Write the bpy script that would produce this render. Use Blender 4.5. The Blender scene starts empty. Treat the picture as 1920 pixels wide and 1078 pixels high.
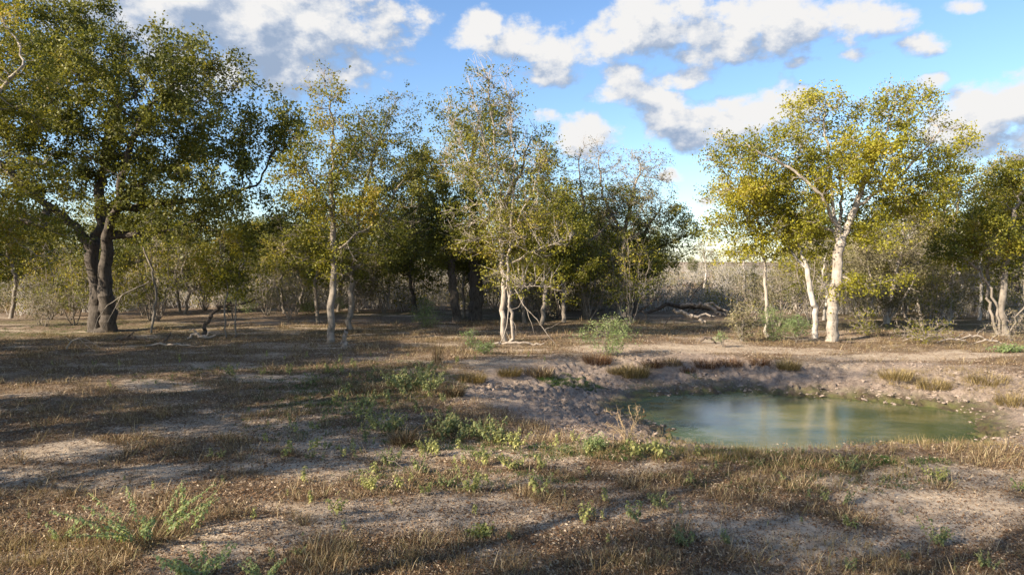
import bpy, math, random
import numpy as np
from mathutils import Vector

R = math.radians
SC = bpy.context.scene
COL = SC.collection

# ------------------------------------------------------------------ camera
CAM_H = 4.0
FPX = 1280.0
PITCH = math.atan((539 - 490) / FPX)
cam_d = bpy.data.cameras.new('camera')
cam_d.sensor_width = 36.0
cam_d.lens = 24.0
cam_d.clip_start = 0.1
cam_d.clip_end = 9000
cam = bpy.data.objects.new('camera', cam_d)
COL.objects.link(cam)
cam.location = (0, 0, CAM_H)
cam.rotation_euler = (math.pi / 2 - PITCH, 0, 0)
SC.camera = cam

# ------------------------------------------------------------------ sun, exposure
SUN_EL = R(27)
SUN_AZ_VEC = Vector((-0.857, -0.515))            # the sun stands left of and behind the camera
L = Vector((-SUN_AZ_VEC.x * math.cos(SUN_EL), -SUN_AZ_VEC.y * math.cos(SUN_EL), -math.sin(SUN_EL)))
sun_d = bpy.data.lights.new('sun', 'SUN')
sun_d.energy = 5.0
sun_d.angle = R(0.6)
sun_d.color = (1.0, 0.86, 0.68)
sun = bpy.data.objects.new('sun', sun_d)
COL.objects.link(sun)
sun.rotation_euler = L.to_track_quat('-Z', 'Y').to_euler()
sun.location = (-30, -20, 40)
SC.view_settings.view_transform = 'Standard'
SC.view_settings.look = 'None'
SC.view_settings.gamma = 1
SC.view_settings.use_curve_mapping = False
SC.view_settings.exposure = 1.32
SC.cycles.max_bounces = 6
SC.cycles.diffuse_bounces = 3
SC.cycles.glossy_bounces = 2
SC.cycles.transmission_bounces = 4
SC.cycles.transparent_max_bounces = 4


def raydir(px, py):
    f = Vector((0, math.cos(PITCH), -math.sin(PITCH)))
    u = Vector((0, math.sin(PITCH), math.cos(PITCH)))
    return f + Vector((1, 0, 0)) * ((px - 960) / FPX) + u * ((539 - py) / FPX)


# ------------------------------------------------------------------ world: sky and clouds
class NT:
    """small helper to wire shader nodes"""
    def __init__(s, tree):
        s.t = tree; s.n = tree.nodes; s.l = tree.links

    def node(s, typ, **kw):
        nd = s.n.new(typ)
        for k, v in kw.items():
            setattr(nd, k, v)
        return nd

    def put(s, sock, v):
        if isinstance(v, bpy.types.NodeSocket):
            s.l.new(v, sock)
        elif v is not None:
            sock.default_value = v

    def m(s, op, a=None, b=None, c=None, clamp=False):
        nd = s.n.new('ShaderNodeMath'); nd.operation = op; nd.use_clamp = clamp
        for i, v in enumerate((a, b, c)):
            if v is not None:
                s.put(nd.inputs[i], v)
        return nd.outputs[0]

    def vm(s, op, a=None, b=None, scale=None):
        nd = s.n.new('ShaderNodeVectorMath'); nd.operation = op
        if a is not None: s.put(nd.inputs[0], a)
        if b is not None: s.put(nd.inputs[1], b)
        if scale is not None: s.put(nd.inputs['Scale'], scale)
        return nd

    def noise(s, vec, scale, detail=4, rough=0.5, lac=2.0, dist=0.0, out='Fac', dims='3D'):
        nd = s.n.new('ShaderNodeTexNoise'); nd.noise_dimensions = dims
        if vec is not None: s.l.new(vec, nd.inputs['Vector'])
        nd.inputs['Scale'].default_value = scale
        nd.inputs['Detail'].default_value = detail
        nd.inputs['Roughness'].default_value = rough
        nd.inputs['Lacunarity'].default_value = lac
        nd.inputs['Distortion'].default_value = dist
        return nd.outputs[out]

    def ramp(s, fac, stops, interp='LINEAR'):
        nd = s.n.new('ShaderNodeValToRGB'); cr = nd.color_ramp; cr.interpolation = interp
        while len(cr.elements) < len(stops): cr.elements.new(0.5)
        for e, (p, c) in zip(cr.elements, stops):
            e.position = p
            e.color = (c[0], c[1], c[2], 1) if not isinstance(c, (int, float)) else (c, c, c, 1)
        s.l.new(fac, nd.inputs[0])
        return nd.outputs[0]

    def mix(s, fac, a, b, blend='MIX'):
        nd = s.n.new('ShaderNodeMix'); nd.data_type = 'RGBA'; nd.blend_type = blend
        s.put(nd.inputs['Factor'], fac)
        for sock, v in ((nd.inputs['A'], a), (nd.inputs['B'], b)) if False else ((nd.inputs[6], a), (nd.inputs[7], b)):
            if isinstance(v, tuple) and len(v) == 3: v = (*v, 1)
            s.put(sock, v)
        return nd.outputs[2]

    def maprange(s, v, a, b, c=0.0, d=1.0, smooth=False):
        nd = s.n.new('ShaderNodeMapRange')
        if smooth: nd.interpolation_type = 'SMOOTHSTEP'
        s.put(nd.inputs[0], v)
        for i, q in enumerate((a, b, c, d)): nd.inputs[i + 1].default_value = q
        return nd.outputs[0]

    def attr(s, name):
        nd = s.n.new('ShaderNodeAttribute'); nd.attribute_name = name
        return nd.outputs['Fac']


world = bpy.data.worlds.new('World')
SC.world = world
world.use_nodes = True
W = NT(world.node_tree)
W.n.clear()

# clouds as seen in the photograph: (px, py, rx, ry, weight)
CLOUDS = [
    (430, 20, 340, 90, 1.25), (520, 95, 200, 70, 1.15), (330, 90, 150, 70, 1.0), (560, 40, 190, 90, 1.1), (725, 25, 42, 22, 0.85), (640, 30, 90, 40, 0.8),
    (890, 50, 62, 34, 1.0), (965, 82, 90, 38, 1.0), (1090, 80, 110, 36, 1.0), (1230, 40, 110, 60, 1.05), (1360, 50, 130, 56, 1.1),
    (1500, 45, 120, 50, 1.05), (1620, 50, 85, 34, 0.95), (1020, 138, 62, 22, 0.85),
    (1190, 150, 60, 36, 0.85), (1280, 138, 70, 18, 0.75), (1140, 172, 50, 14, 0.6), (1235, 180, 50, 15, 0.7),
    (1255, 222, 75, 40, 1.05), (1345, 232, 100, 44, 1.1), (1450, 225, 80, 48, 1.0), (1380, 190, 60, 18, 0.7),
    (1090, 250, 60, 34, 1.0), (1130, 262, 45, 30, 0.8), (1258, 332, 30, 12, 0.8), (1315, 375, 22, 8, 0.6), (1015, 220, 30, 14, 0.5),
    (1715, 90, 42, 18, 0.75), (1800, 8, 36, 12, 0.8), (1745, 155, 30, 12, 0.6), (1620, 108, 40, 10, 0.4), (1505, 122, 30, 10, 0.4), (1890, 125, 30, 10, 0.4),
    (1900, 200, 110, 55, 1.15), (1850, 245, 110, 55, 1.0), (1930, 265, 120, 60, 1.1), (1870, 180, 60, 28, 0.9), (2050, 210, 120, 80, 1.0),
    (200, -60, 260, 60, 0.9), (560, -70, 260, 60, 0.8), (760, 115, 30, 8, 0.3), (800, 14, 40, 16, 0.45),
]
cg = bpy.data.node_groups.new('cloud_thickness', 'ShaderNodeTree')
cg.interface.new_socket(name='Dir', in_out='INPUT', socket_type='NodeSocketVector')
cg.interface.new_socket(name='Offset', in_out='INPUT', socket_type='NodeSocketVector')
cg.interface.new_socket(name='T', in_out='OUTPUT', socket_type='NodeSocketFloat')
G = NT(cg)
gi = G.node('NodeGroupInput'); go = G.node('NodeGroupOutput')
sepd = G.node('ShaderNodeSeparateXYZ'); G.l.new(gi.outputs['Dir'], sepd.inputs[0])
sepo = G.node('ShaderNodeSeparateXYZ'); G.l.new(gi.outputs['Offset'], sepo.inputs[0])
az = G.m('ADD', G.m('ARCTAN2', sepd.outputs[0], sepd.outputs[1]), sepo.outputs[0])
el = G.m('ADD', G.m('ARCSINE', sepd.outputs[2]), sepo.outputs[1])
cmb = G.node('ShaderNodeCombineXYZ'); G.put(cmb.inputs[0], az); G.put(cmb.inputs[1], G.m('MULTIPLY', el, 1.35))
w1 = G.noise(cmb.outputs[0], 7.0, 3, 0.55, out='Color')
sw = G.node('ShaderNodeSeparateXYZ'); G.l.new(w1, sw.inputs[0])
azw = G.m('ADD', az, G.m('MULTIPLY', G.m('SUBTRACT', sw.outputs[0], 0.5), 0.07))
elw = G.m('ADD', el, G.m('MULTIPLY', G.m('SUBTRACT', sw.outputs[1], 0.5), 0.05))
acc = None
for (px, py, rx, ry, wt) in CLOUDS:
    d = raydir(px, py).normalized()
    a0 = math.atan2(d.x, d.y); e0 = math.asin(d.z)
    sc = d.y  # shrink off axis
    da = G.m('MULTIPLY', G.m('SUBTRACT', azw, a0), FPX / rx / max(sc, 0.3) * 0.95)
    de = G.m('MULTIPLY', G.m('SUBTRACT', elw, e0), FPX / ry * 0.9)
    r2 = G.m('ADD', G.m('MULTIPLY', da, da), G.m('MULTIPLY', de, de))
    v = G.m('MULTIPLY', G.m('SUBTRACT', 1.12, r2), wt * 1.0)
    v = G.m('MAXIMUM', v, -0.9)
    acc = v if acc is None else G.m('SMOOTH_MAX', acc, v, 0.25)
# beyond the frame the same broken cumulus goes on
zz = G.m('MAXIMUM', G.m('ADD', sepd.outputs[2], 0.08), 0.06)
pl = G.node('ShaderNodeCombineXYZ')
G.put(pl.inputs[0], G.m('DIVIDE', sepd.outputs[0], zz)); G.put(pl.inputs[1], G.m('DIVIDE', sepd.outputs[1], zz))
nf = G.maprange(G.noise(pl.outputs[0], 0.55, 3, 0.5), 0.48, 0.7, -0.6, 1.1)
inside = G.m('MULTIPLY', G.maprange(G.m('ABSOLUTE', az), 0.66, 0.9, 1, 0, True), G.maprange(el, 0.36, 0.5, 1, 0, True))
acc = G.m('MAXIMUM', acc, G.m('SUBTRACT', nf, G.m('MULTIPLY', inside, 2.2)))
n2 = G.noise(cmb.outputs[0], 15.0, 9, 0.62)
vor = G.node('ShaderNodeTexVoronoi'); vor.feature = 'SMOOTH_F1'; vor.inputs['Scale'].default_value = 26
vor.inputs['Smoothness'].default_value = 0.6
wv = G.vm('ADD', cmb.outputs[0], G.vm('SCALE', G.noise(cmb.outputs[0], 22, 3, 0.5, out='Color'), scale=0.05).outputs[0])
G.l.new(wv.outputs[0], vor.inputs['Vector'])
T = G.m('ADD', acc, G.m('MULTIPLY', G.m('SUBTRACT', n2, 0.525), 4.4))
T = G.m('ADD', T, G.m('MULTIPLY', G.m('SUBTRACT', 0.38, vor.outputs['Distance']), 0.55))
G.put(go.inputs['T'], T)

geo = W.node('ShaderNodeTexCoord')
def cloud_T(off):
    g = W.node('ShaderNodeGroup'); g.node_tree = cg
    W.l.new(geo.outputs['Generated'], g.inputs['Dir'])
    g.inputs['Offset'].default_value = off
    return g.outputs['T']
T0 = cloud_T((0, 0, 0)); T1 = cloud_T((-0.014, 0.022, 0)); T2 = cloud_T((-0.03, 0.05, 0))
cover = W.maprange(T0, -0.25, 0.75, 0, 1, True)
grad = W.m('ADD', W.m('MULTIPLY', W.m('SUBTRACT', T0, T1), 0.55), W.m('MULTIPLY', W.m('SUBTRACT', T0, T2), 0.42))
thick = W.maprange(T0, 0.3, 1.8, 0.0, 0.36)
light = W.m('SUBTRACT', W.m('ADD', grad, 0.62), thick, clamp=True)
ccol = W.ramp(light, [(0.0, (0.36, 0.46, 0.63)), (0.35, (0.50, 0.58, 0.72)), (0.62, (0.73, 0.77, 0.84)), (1.0, (0.95, 0.94, 0.93))])
sky = W.node('ShaderNodeTexSky', sky_type='NISHITA')
sky.sun_disc = False
sky.sun_elevation = SUN_EL
sky.sun_rotation = math.atan2(SUN_AZ_VEC.x, SUN_AZ_VEC.y) % (2 * math.pi)
sky.altitude = 100; sky.air_density = 1.0; sky.dust_density = 0.35; sky.ozone_density = 2.2
hsv = W.node('ShaderNodeHueSaturation'); hsv.inputs['Saturation'].default_value = 1.05
W.l.new(sky.outputs[0], hsv.inputs['Color'])
bg1 = W.node('ShaderNodeBackground'); bg1.inputs[1].default_value = 0.088
W.l.new(W.mix(1.0, hsv.outputs[0], (0.92, 0.97, 1.05), 'MULTIPLY'), bg1.inputs[0])
bg2 = W.node('ShaderNodeBackground'); bg2.inputs[1].default_value = 0.385
W.l.new(ccol, bg2.inputs[0])
mx = W.node('ShaderNodeMixShader')
W.l.new(cover, mx.inputs[0]); W.l.new(bg1.outputs[0], mx.inputs[1]); W.l.new(bg2.outputs[0], mx.inputs[2])
wo = W.node('ShaderNodeOutputWorld'); W.l.new(mx.outputs[0], wo.inputs[0])
world.cycles.sampling_method = 'MANUAL'
world.cycles.sample_map_resolution = 512


# ------------------------------------------------------------------ numpy noise
def _hash(ix, iy, seed):
    h = (ix.astype(np.int64) * 374761393 + iy.astype(np.int64) * 668265263 + seed * 1442695041) & 0xffffffff
    h = ((h ^ (h >> 13)) * 1274126177) & 0xffffffff
    h = h ^ (h >> 16)
    return (h & 0xffff) / 65535.0


def vnoise(x, y, seed=0):
    x = np.asarray(x, float); y = np.asarray(y, float)
    ix = np.floor(x); iy = np.floor(y)
    fx = x - ix; fy = y - iy
    fx = fx * fx * (3 - 2 * fx); fy = fy * fy * (3 - 2 * fy)
    a = _hash(ix, iy, seed); b = _hash(ix + 1, iy, seed)
    c = _hash(ix, iy + 1, seed); d = _hash(ix + 1, iy + 1, seed)
    return (a + (b - a) * fx) * (1 - fy) + (c + (d - c) * fx) * fy


def fbm(x, y, scale, octv=4, seed=0, gain=0.5):
    s = 0; a = 1; t = 0
    x = np.asarray(x, float) / scale; y = np.asarray(y, float) / scale
    for k in range(octv):
        s = s + a * vnoise(x * 1.0 + 17.3 * k, y + 9.1 * k, seed + k)
        t += a; a *= gain; x = x * 2.03; y = y * 2.03
    return s / t


def sstep(a, b, v):
    t = np.clip((v - a) / (b - a), 0, 1)
    return t * t * (3 - 2 * t)


# ------------------------------------------------------------------ terrain height
PCX, PCY, PRX, PRY = 8.7, 20.9, 5.0, 4.35
WATER_Z = -0.9


def pond_d(x, y):
    """signed metres from the shore (negative in the water) and the width of the bank there"""
    dx = x - PCX; dy = y - PCY
    th = np.arctan2(dy, dx)
    Rr = 1 / np.sqrt((np.cos(th) / PRX) ** 2 + (np.sin(th) / PRY) ** 2)
    Rr = Rr * (1 + 0.09 * np.sin(3 * th + 1.1) + 0.05 * np.sin(5 * th + 0.4) + 0.03 * np.sin(9 * th))
    r = np.sqrt(dx * dx + dy * dy)
    near = np.clip(-np.sin(th), 0, 1); far = np.clip(np.sin(th), 0, 1)
    left = np.clip(-np.cos(th), 0, 1); right = np.clip(np.cos(th), 0, 1)
    w = (2.3 * near ** 2 + 4.2 * far ** 2 + 5.6 * left ** 2 + 5.0 * right ** 2)
    return r - Rr, w


def mud_mask(x, y):
    d, w = pond_d(x, y)
    t = d / w + (fbm(x, y, 1.7, 3, 31) - 0.5) * 0.7
    return (1 - sstep(0.75, 1.15, t))


def hgt(x, y):
    x = np.asarray(x, float); y = np.asarray(y, float)
    d, w = pond_d(x, y)
    t = np.clip(d / w, 0, 1)
    basin = -0.9 * (1 - t) ** 1.35
    basin = np.where(d < 0, -0.9 + np.maximum(d, -2.0) * 0.18, basin)
    # a low lip on the near side of the pond
    lip = 0.10 * np.exp(-((y - 14.0) / 1.1) ** 2) * sstep(0, 3, x)
    und = (fbm(x, y, 7.0, 3, 3) - 0.5) * 0.34 + (fbm(x * 0.55, y, 1.4, 4, 5) - 0.5) * 0.12
    farw = 1 - sstep(30, 60, np.abs(y) + 0 * x)
    z = basin + lip + und * (0.35 + 0.65 * sstep(-0.5, 2.5, d)) * (0.4 + 0.6 * farw)
    # trampled clay round the pond
    m = (1 - sstep(0.7, 1.1, d / w)) * sstep(-0.5, 0.15, d)
    lumps = np.abs(fbm(x, y, 0.24, 4, 11, 0.6) - 0.5) * 2.4
    z = z + m * ((lumps - 0.35) * 0.20 * sstep(0.3, 0.55, fbm(x, y, 2.2, 2, 23)) + (lumps - 0.35) * 0.10 + (fbm(x, y, 0.14, 2, 19) - 0.5) * 0.13)
    z = z + (fbm(x, y, 60, 3, 8) - 0.5) * 1.2 * sstep(60, 200, np.hypot(x, y))
    return z


def ground_at(px, py, it=40):
    """the ground point that the photograph shows at (px, py)"""
    dr = raydir(px, py)
    t = CAM_H / max(1e-3, -dr.z)
    for _ in range(it):
        z = float(hgt(dr.x * t, dr.y * t))
        t = 0.5 * t + 0.5 * (CAM_H - z) / max(1e-3, -dr.z)
    return Vector((dr.x * t, dr.y * t, float(hgt(dr.x * t, dr.y * t))))


# cover of dry grass (0 bare pale soil .. 1 matted grass)
BARE = [  # px, py, rx, ry in the photo of the pale bare patches
    (150, 840, 150, 24), (40, 880, 80, 18), (520, 712, 90, 8), (1000, 682, 190, 9), (1250, 655, 330, 9), (1700, 668, 260, 10),
    (620, 872, 220, 16), (560, 840, 120, 8), (780, 960, 330, 36), (480, 1000, 160, 26), (960, 905, 170, 14), (1200, 875, 90, 12),
    (1000, 745, 130, 42), (1500, 1000, 190, 42), (1780, 960, 180, 40), (1880, 770, 160, 60), (1350, 640, 60, 6), (860, 850, 160, 18),
    (1330, 980, 90, 18), (1040, 860, 80, 10), (330, 880, 120, 12), (260, 720, 60, 8), (1620, 690, 60, 16),
]
_bare = []
for (px, py, rx, ry) in BARE:
    c = ground_at(px, py); e = ground_at(px + rx, py); n = ground_at(px, py + ry); f = ground_at(px, max(500, py - ry))
    _bare.append((c.x, c.y, abs(e.x - c.x), max(0.2, abs(f.y - n.y) / 2)))


def bare_mask(x, y):
    b = np.zeros_like(x, dtype=float)
    wx = x + (fbm(x, y, 1.3, 3, 41) - 0.5) * 1.6
    wy = y + (fbm(x, y, 1.3, 3, 47) - 0.5) * 1.6
    for (cx, cy, rx, ry) in _bare:
        b = np.maximum(b, 1.25 - np.sqrt(((wx - cx) / rx) ** 2 + ((wy - cy) / ry) ** 2))
    n = fbm(x * 0.45, y, 0.9, 4, 53)
    b = sstep(0.0, 0.55, b + (n - 0.5) * 1.6)
    b = np.maximum(b, sstep(0.60, 0.72, fbm(x * 0.5, y, 1.8, 4, 59)) * 0.8 * (1 - sstep(26, 36, y)))
    return np.clip(b, 0, 1)


def mesh_np(name, V, faces, mat, parent=None, attrs=None, smooth=False, loc=None):
    """V (n,3); faces: list of int arrays (m,3) / (m,4); attrs: dict name -> per-vertex float array"""
    me = bpy.data.meshes.new(name)
    V = np.asarray(V, np.float32)
    me.vertices.add(len(V)); me.vertices.foreach_set('co', V.ravel())
    faces = [np.asarray(f, np.int32) for f in faces if len(f)]
    loops = np.concatenate([f.ravel() for f in faces])
    tot = np.concatenate([np.full(len(f), f.shape[1], np.int32) for f in faces])
    start = np.concatenate([[0], np.cumsum(tot)[:-1]]).astype(np.int32)
    me.loops.add(len(loops)); me.loops.foreach_set('vertex_index', loops)
    me.polygons.add(len(tot)); me.polygons.foreach_set('loop_start', start)
    if smooth:
        me.polygons.foreach_set('use_smooth', np.ones(len(tot), bool))
    if attrs:
        for k, a in attrs.items():
            at = me.attributes.new(k, 'FLOAT', 'POINT'); at.data.foreach_set('value', np.asarray(a, np.float32))
    me.update(calc_edges=True)
    if mat: me.materials.append(mat)
    o = bpy.data.objects.new(name, me); COL.objects.link(o)
    if parent: o.parent = parent
    if loc is not None: o.location = loc
    return o


def empty(name, loc, label, cat, group=None, rz=0.0):
    o = bpy.data.objects.new(name, None); COL.objects.link(o)
    o.location = loc; o.rotation_euler = (0, 0, rz); o.empty_display_size = 0.3
    o['label'] = label; o['category'] = cat
    if group: o['group'] = group
    return o


def tag(o, label, cat, group=None):
    o['label'] = label; o['category'] = cat
    if group: o['group'] = group
    return o


# ------------------------------------------------------------------ materials
def new_mat(name):
    m = bpy.data.materials.new(name); m.use_nodes = True
    t = NT(m.node_tree); t.n.clear()
    out = t.node('ShaderNodeOutputMaterial')
    return m, t, out


def leaf_mat(name, stops, trans=0.35, rough=0.55, spec=0.35):
    m, t, out = new_mat(name)
    col = t.ramp(t.attr('tone'), stops)
    p = t.node('ShaderNodeBsdfPrincipled'); t.l.new(col, p.inputs['Base Color'])
    p.inputs['Roughness'].default_value = rough
    p.inputs['Specular IOR Level'].default_value = spec
    tr = t.node('ShaderNodeBsdfTranslucent')
    tc = t.mix(1.0, col, (1.25, 1.15, 0.55), 'MULTIPLY'); t.l.new(tc, tr.inputs[0])
    mxx = t.node('ShaderNodeMixShader'); mxx.inputs[0].default_value = trans
    t.l.new(p.outputs[0], mxx.inputs[1]); t.l.new(tr.outputs[0], mxx.inputs[2]); t.l.new(mxx.outputs[0], out.inputs[0])
    return m


def bark_mat(name, dark, light, scale=9.0, bump=0.5, patches=0.5):
    m, t, out = new_mat(name)
    tc = t.node('ShaderNodeTexCoord')
    mp = t.node('ShaderNodeMapping'); mp.inputs['Scale'].default_value = (1, 1, 0.28); t.l.new(tc.outputs['Object'], mp.inputs[0])
    n1 = t.noise(mp.outputs[0], scale, 5, 0.65)
    n2 = t.noise(tc.outputs['Object'], 1.7, 4, 0.6)
    f = t.m('ADD', t.m('MULTIPLY', n1, 1 - patches), t.m('MULTIPLY', n2, patches))
    col = t.ramp(f, [(0.38, dark), (0.47, tuple(0.35 * a + 0.65 * b for a, b in zip(dark, light))), (0.62, light)])
    p = t.node('ShaderNodeBsdfPrincipled'); t.l.new(col, p.inputs['Base Color']); p.inputs['Roughness'].default_value = 0.9
    p.inputs['Specular IOR Level'].default_value = 0.15
    b = t.node('ShaderNodeBump'); b.inputs['Strength'].default_value = bump; b.inputs['Distance'].default_value = 0.04
    t.l.new(n1, b.inputs['Height']); t.l.new(b.outputs[0], p.inputs['Normal'])
    t.l.new(p.outputs[0], out.inputs[0])
    return m


M = {}
M['oak_leaf'] = leaf_mat('oak_leaf', [(0, (0.055, 0.065, 0.014)), (0.45, (0.135, 0.145, 0.026)), (0.8, (0.24, 0.235, 0.05)), (1, (0.29, 0.24, 0.08))], 0.33, 0.5, 0.3)
M['elm_leaf'] = leaf_mat('elm_leaf', [(0, (0.075, 0.090, 0.012)), (0.45, (0.190, 0.190, 0.022)), (0.8, (0.33, 0.29, 0.035)), (1, (0.36, 0.25, 0.07))], 0.38)
M['gold_leaf'] = leaf_mat('gold_leaf', [(0, (0.090, 0.100, 0.012)), (0.4, (0.27, 0.26, 0.026)), (0.85, (0.42, 0.385, 0.040)), (1, (0.44, 0.34, 0.07))], 0.4)
M['dark_leaf'] = leaf_mat('dark_leaf', [(0, (0.050, 0.060, 0.012)), (0.6, (0.130, 0.140, 0.020)), (1, (0.24, 0.21, 0.04))], 0.36)
M['grey_leaf'] = leaf_mat('grey_leaf', [(0, (0.10, 0.095, 0.045)), (0.6, (0.21, 0.19, 0.10)), (1, (0.34, 0.28, 0.17))], 0.25)
M['weed_yellow'] = leaf_mat('weed_yellow', [(0, (0.13, 0.155, 0.045)), (0.5, (0.26, 0.28, 0.095)), (1, (0.43, 0.41, 0.15))], 0.35)
M['weed_green'] = leaf_mat('weed_green', [(0, (0.075, 0.100, 0.038)), (0.5, (0.145, 0.180, 0.075)), (1, (0.27, 0.28, 0.11))], 0.35)
M['feather_leaf'] = leaf_mat('feather_leaf', [(0, (0.12, 0.17, 0.065)), (0.5, (0.21, 0.28, 0.115)), (1, (0.33, 0.37, 0.15))], 0.35)
M['dry_grass'] = leaf_mat('dry_grass', [(0, (0.055, 0.036, 0.022)), (0.45, (0.135, 0.090, 0.050)), (0.75, (0.28, 0.200, 0.110)), (0.95, (0.50, 0.40, 0.245)), (1, (0.14, 0.15, 0.05))], 0.15, 0.8, 0.1)
M['gold_grass'] = leaf_mat('gold_grass', [(0, (0.105, 0.078, 0.030)), (0.5, (0.235, 0.175, 0.070)), (1, (0.43, 0.34, 0.17))], 0.2, 0.8, 0.1)
M['red_grass'] = leaf_mat('red_grass', [(0, (0.050, 0.022, 0.015)), (0.5, (0.11, 0.055, 0.032)), (1, (0.20, 0.13, 0.06))], 0.2, 0.8, 0.1)
M['green_grass'] = leaf_mat('green_grass', [(0, (0.030, 0.065, 0.012)), (0.5, (0.060, 0.11, 0.022)), (1, (0.10, 0.15, 0.035))], 0.3)
M['litter'] = leaf_mat('litter', [(0, (0.050, 0.030, 0.018)), (0.5, (0.15, 0.088, 0.05)), (0.85, (0.30, 0.21, 0.13)), (1, (0.46, 0.38, 0.29))], 0.1, 0.8, 0.1)
M['oak_bark'] = bark_mat('oak_bark', (0.030, 0.025, 0.020), (0.115, 0.098, 0.082), 11, 0.9, 0.3)
M['pale_bark'] = bark_mat('pale_bark', (0.13, 0.105, 0.082), (0.43, 0.38, 0.32), 8, 0.9, 0.5)
M['grey_bark'] = bark_mat('grey_bark', (0.105, 0.090, 0.072), (0.27, 0.235, 0.195), 9, 0.6, 0.5)
M['white_bark'] = bark_mat('white_bark', (0.24, 0.215, 0.185), (0.50, 0.46, 0.41), 6, 0.4, 0.5)
M['dead_wood'] = bark_mat('dead_wood', (0.13, 0.105, 0.085), (0.40, 0.34, 0.28), 7, 0.6, 0.6)
M['dark_wood'] = bark_mat('dark_wood', (0.035, 0.027, 0.022), (0.14, 0.11, 0.088), 7, 0.8, 0.5)
M['stem'] = bark_mat('stem', (0.20, 0.20, 0.09), (0.34, 0.31, 0.15), 9, 0.2, 0.5)
M['dry_stem'] = bark_mat('dry_stem', (0.28, 0.19, 0.10), (0.46, 0.35, 0.21), 9, 0.2, 0.5)

# ground
m, t, out = new_mat('ground'); M['ground'] = m
pos = t.node('ShaderNodeNewGeometry').outputs['Position']
fine = t.noise(pos, 9.0, 6, 0.65); mid = t.noise(pos, 1.3, 5, 0.6); grain = t.noise(pos, 60, 3, 0.6)
soil = t.ramp(t.m('ADD', t.m('MULTIPLY', mid, 0.5), t.m('MULTIPLY', fine, 0.5)), [(0.33, (0.25, 0.185, 0.125)), (0.5, (0.41, 0.325, 0.235)), (0.68, (0.54, 0.445, 0.335))])
straw = t.ramp(t.m('ADD', t.m('MULTIPLY', grain, 0.5), t.m('MULTIPLY', fine, 0.5)), [(0.32, (0.055, 0.037, 0.023)), (0.5, (0.150, 0.102, 0.062)), (0.72, (0.32, 0.235, 0.150))])
green = t.ramp(fine, [(0.35, (0.045, 0.042, 0.012)), (0.65, (0.13, 0.115, 0.032))])
mud = t.ramp(t.m('ADD', t.m('MULTIPLY', grain, 0.3), t.m('MULTIPLY', t.noise(pos, 4.5, 6, 0.7), 0.7)), [(0.34, (0.13, 0.098, 0.076)), (0.5, (0.26, 0.203, 0.160)), (0.68, (0.40, 0.32, 0.26))])
straw = t.mix(t.m('MULTIPLY', t.attr('moss'), t.maprange(mid, 0.35, 0.6)), straw, green)
bare = t.m('ADD', t.m('MULTIPLY', t.attr('bare'), 0.85), t.m('MULTIPLY', t.m('SUBTRACT', fine, 0.46), 2.2), clamp=True)
col = t.mix(bare, straw, soil)
col = t.mix(t.attr('mud'), col, mud)
# wet rim and algae at the water line
wet = t.attr('wet')
col = t.mix(t.m('MULTIPLY', wet, 0.95), col, t.ramp(t.noise(pos, 3, 4, 0.6), [(0.4, (0.075, 0.055, 0.032)), (0.62, (0.11, 0.11, 0.035))]))
p = t.node('ShaderNodeBsdfPrincipled'); t.l.new(col, p.inputs['Base Color'])
t.l.new(t.maprange(wet, 0, 1, 0.95, 0.45), p.inputs['Roughness']); p.inputs['Specular IOR Level'].default_value = 0.2
hb = t.m('ADD', t.m('MULTIPLY', t.noise(pos, 5.5, 7, 0.68), 0.7), t.m('MULTIPLY', grain, 0.25))
b = t.node('ShaderNodeBump'); b.inputs['Strength'].default_value = 0.9; b.inputs['Distance'].default_value = 0.09
t.l.new(hb, b.inputs['Height']); t.l.new(b.outputs[0], p.inputs['Normal']); t.l.new(p.outputs[0], out.inputs[0])

# mud clods
m, t, out = new_mat('clod'); M['clod'] = m
pos = t.node('ShaderNodeNewGeometry').outputs['Position']
col = t.ramp(t.noise(pos, 5.0, 6, 0.7), [(0.34, (0.13, 0.098, 0.076)), (0.5, (0.26, 0.203, 0.160)), (0.68, (0.40, 0.32, 0.26))])
p = t.node('ShaderNodeBsdfPrincipled'); t.l.new(col, p.inputs['Base Color']); p.inputs['Roughness'].default_value = 0.95
b = t.node('ShaderNodeBump'); b.inputs['Strength'].default_value = 0.7; b.inputs['Distance'].default_value = 0.03
t.l.new(t.noise(pos, 30, 4, 0.6), b.inputs['Height']); t.l.new(b.outputs[0], p.inputs['Normal']); t.l.new(p.outputs[0], out.inputs[0])

# pond water: murky green under a rippled surface
m, t, out = new_mat('pond_water'); M['water'] = m
pos = t.node('ShaderNodeNewGeometry').outputs['Position']
mp = t.node('ShaderNodeMapping'); mp.inputs['Scale'].default_value = (0.5, 1.1, 1); t.l.new(pos, mp.inputs[0])
nn = t.noise(mp.outputs[0], 0.8, 5, 0.6)
murk = t.ramp(nn, [(0.36, (0.036, 0.056, 0.018)), (0.5, (0.085, 0.093, 0.032)), (0.66, (0.150, 0.138, 0.058))])
alg = t.m('MULTIPLY', t.attr('edge'), t.maprange(t.noise(pos, 2.2, 6, 0.68), 0.38, 0.54, 0, 1, True))
murk = t.mix(alg, murk, (0.045, 0.070, 0.012))
p = t.node('ShaderNodeBsdfPrincipled'); t.l.new(murk, p.inputs['Base Color'])
p.inputs['IOR'].default_value = 1.33
p.inputs['Specular IOR Level'].default_value = 1.0
t.l.new(t.maprange(alg, 0, 1, 0.035, 0.40), p.inputs['Roughness'])
mp2 = t.node('ShaderNodeMapping'); mp2.inputs['Scale'].default_value = (0.8, 1.6, 1); t.l.new(pos, mp2.inputs[0])
b = t.node('ShaderNodeBump'); b.inputs['Strength'].default_value = 0.11; b.inputs['Distance'].default_value = 0.04
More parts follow.
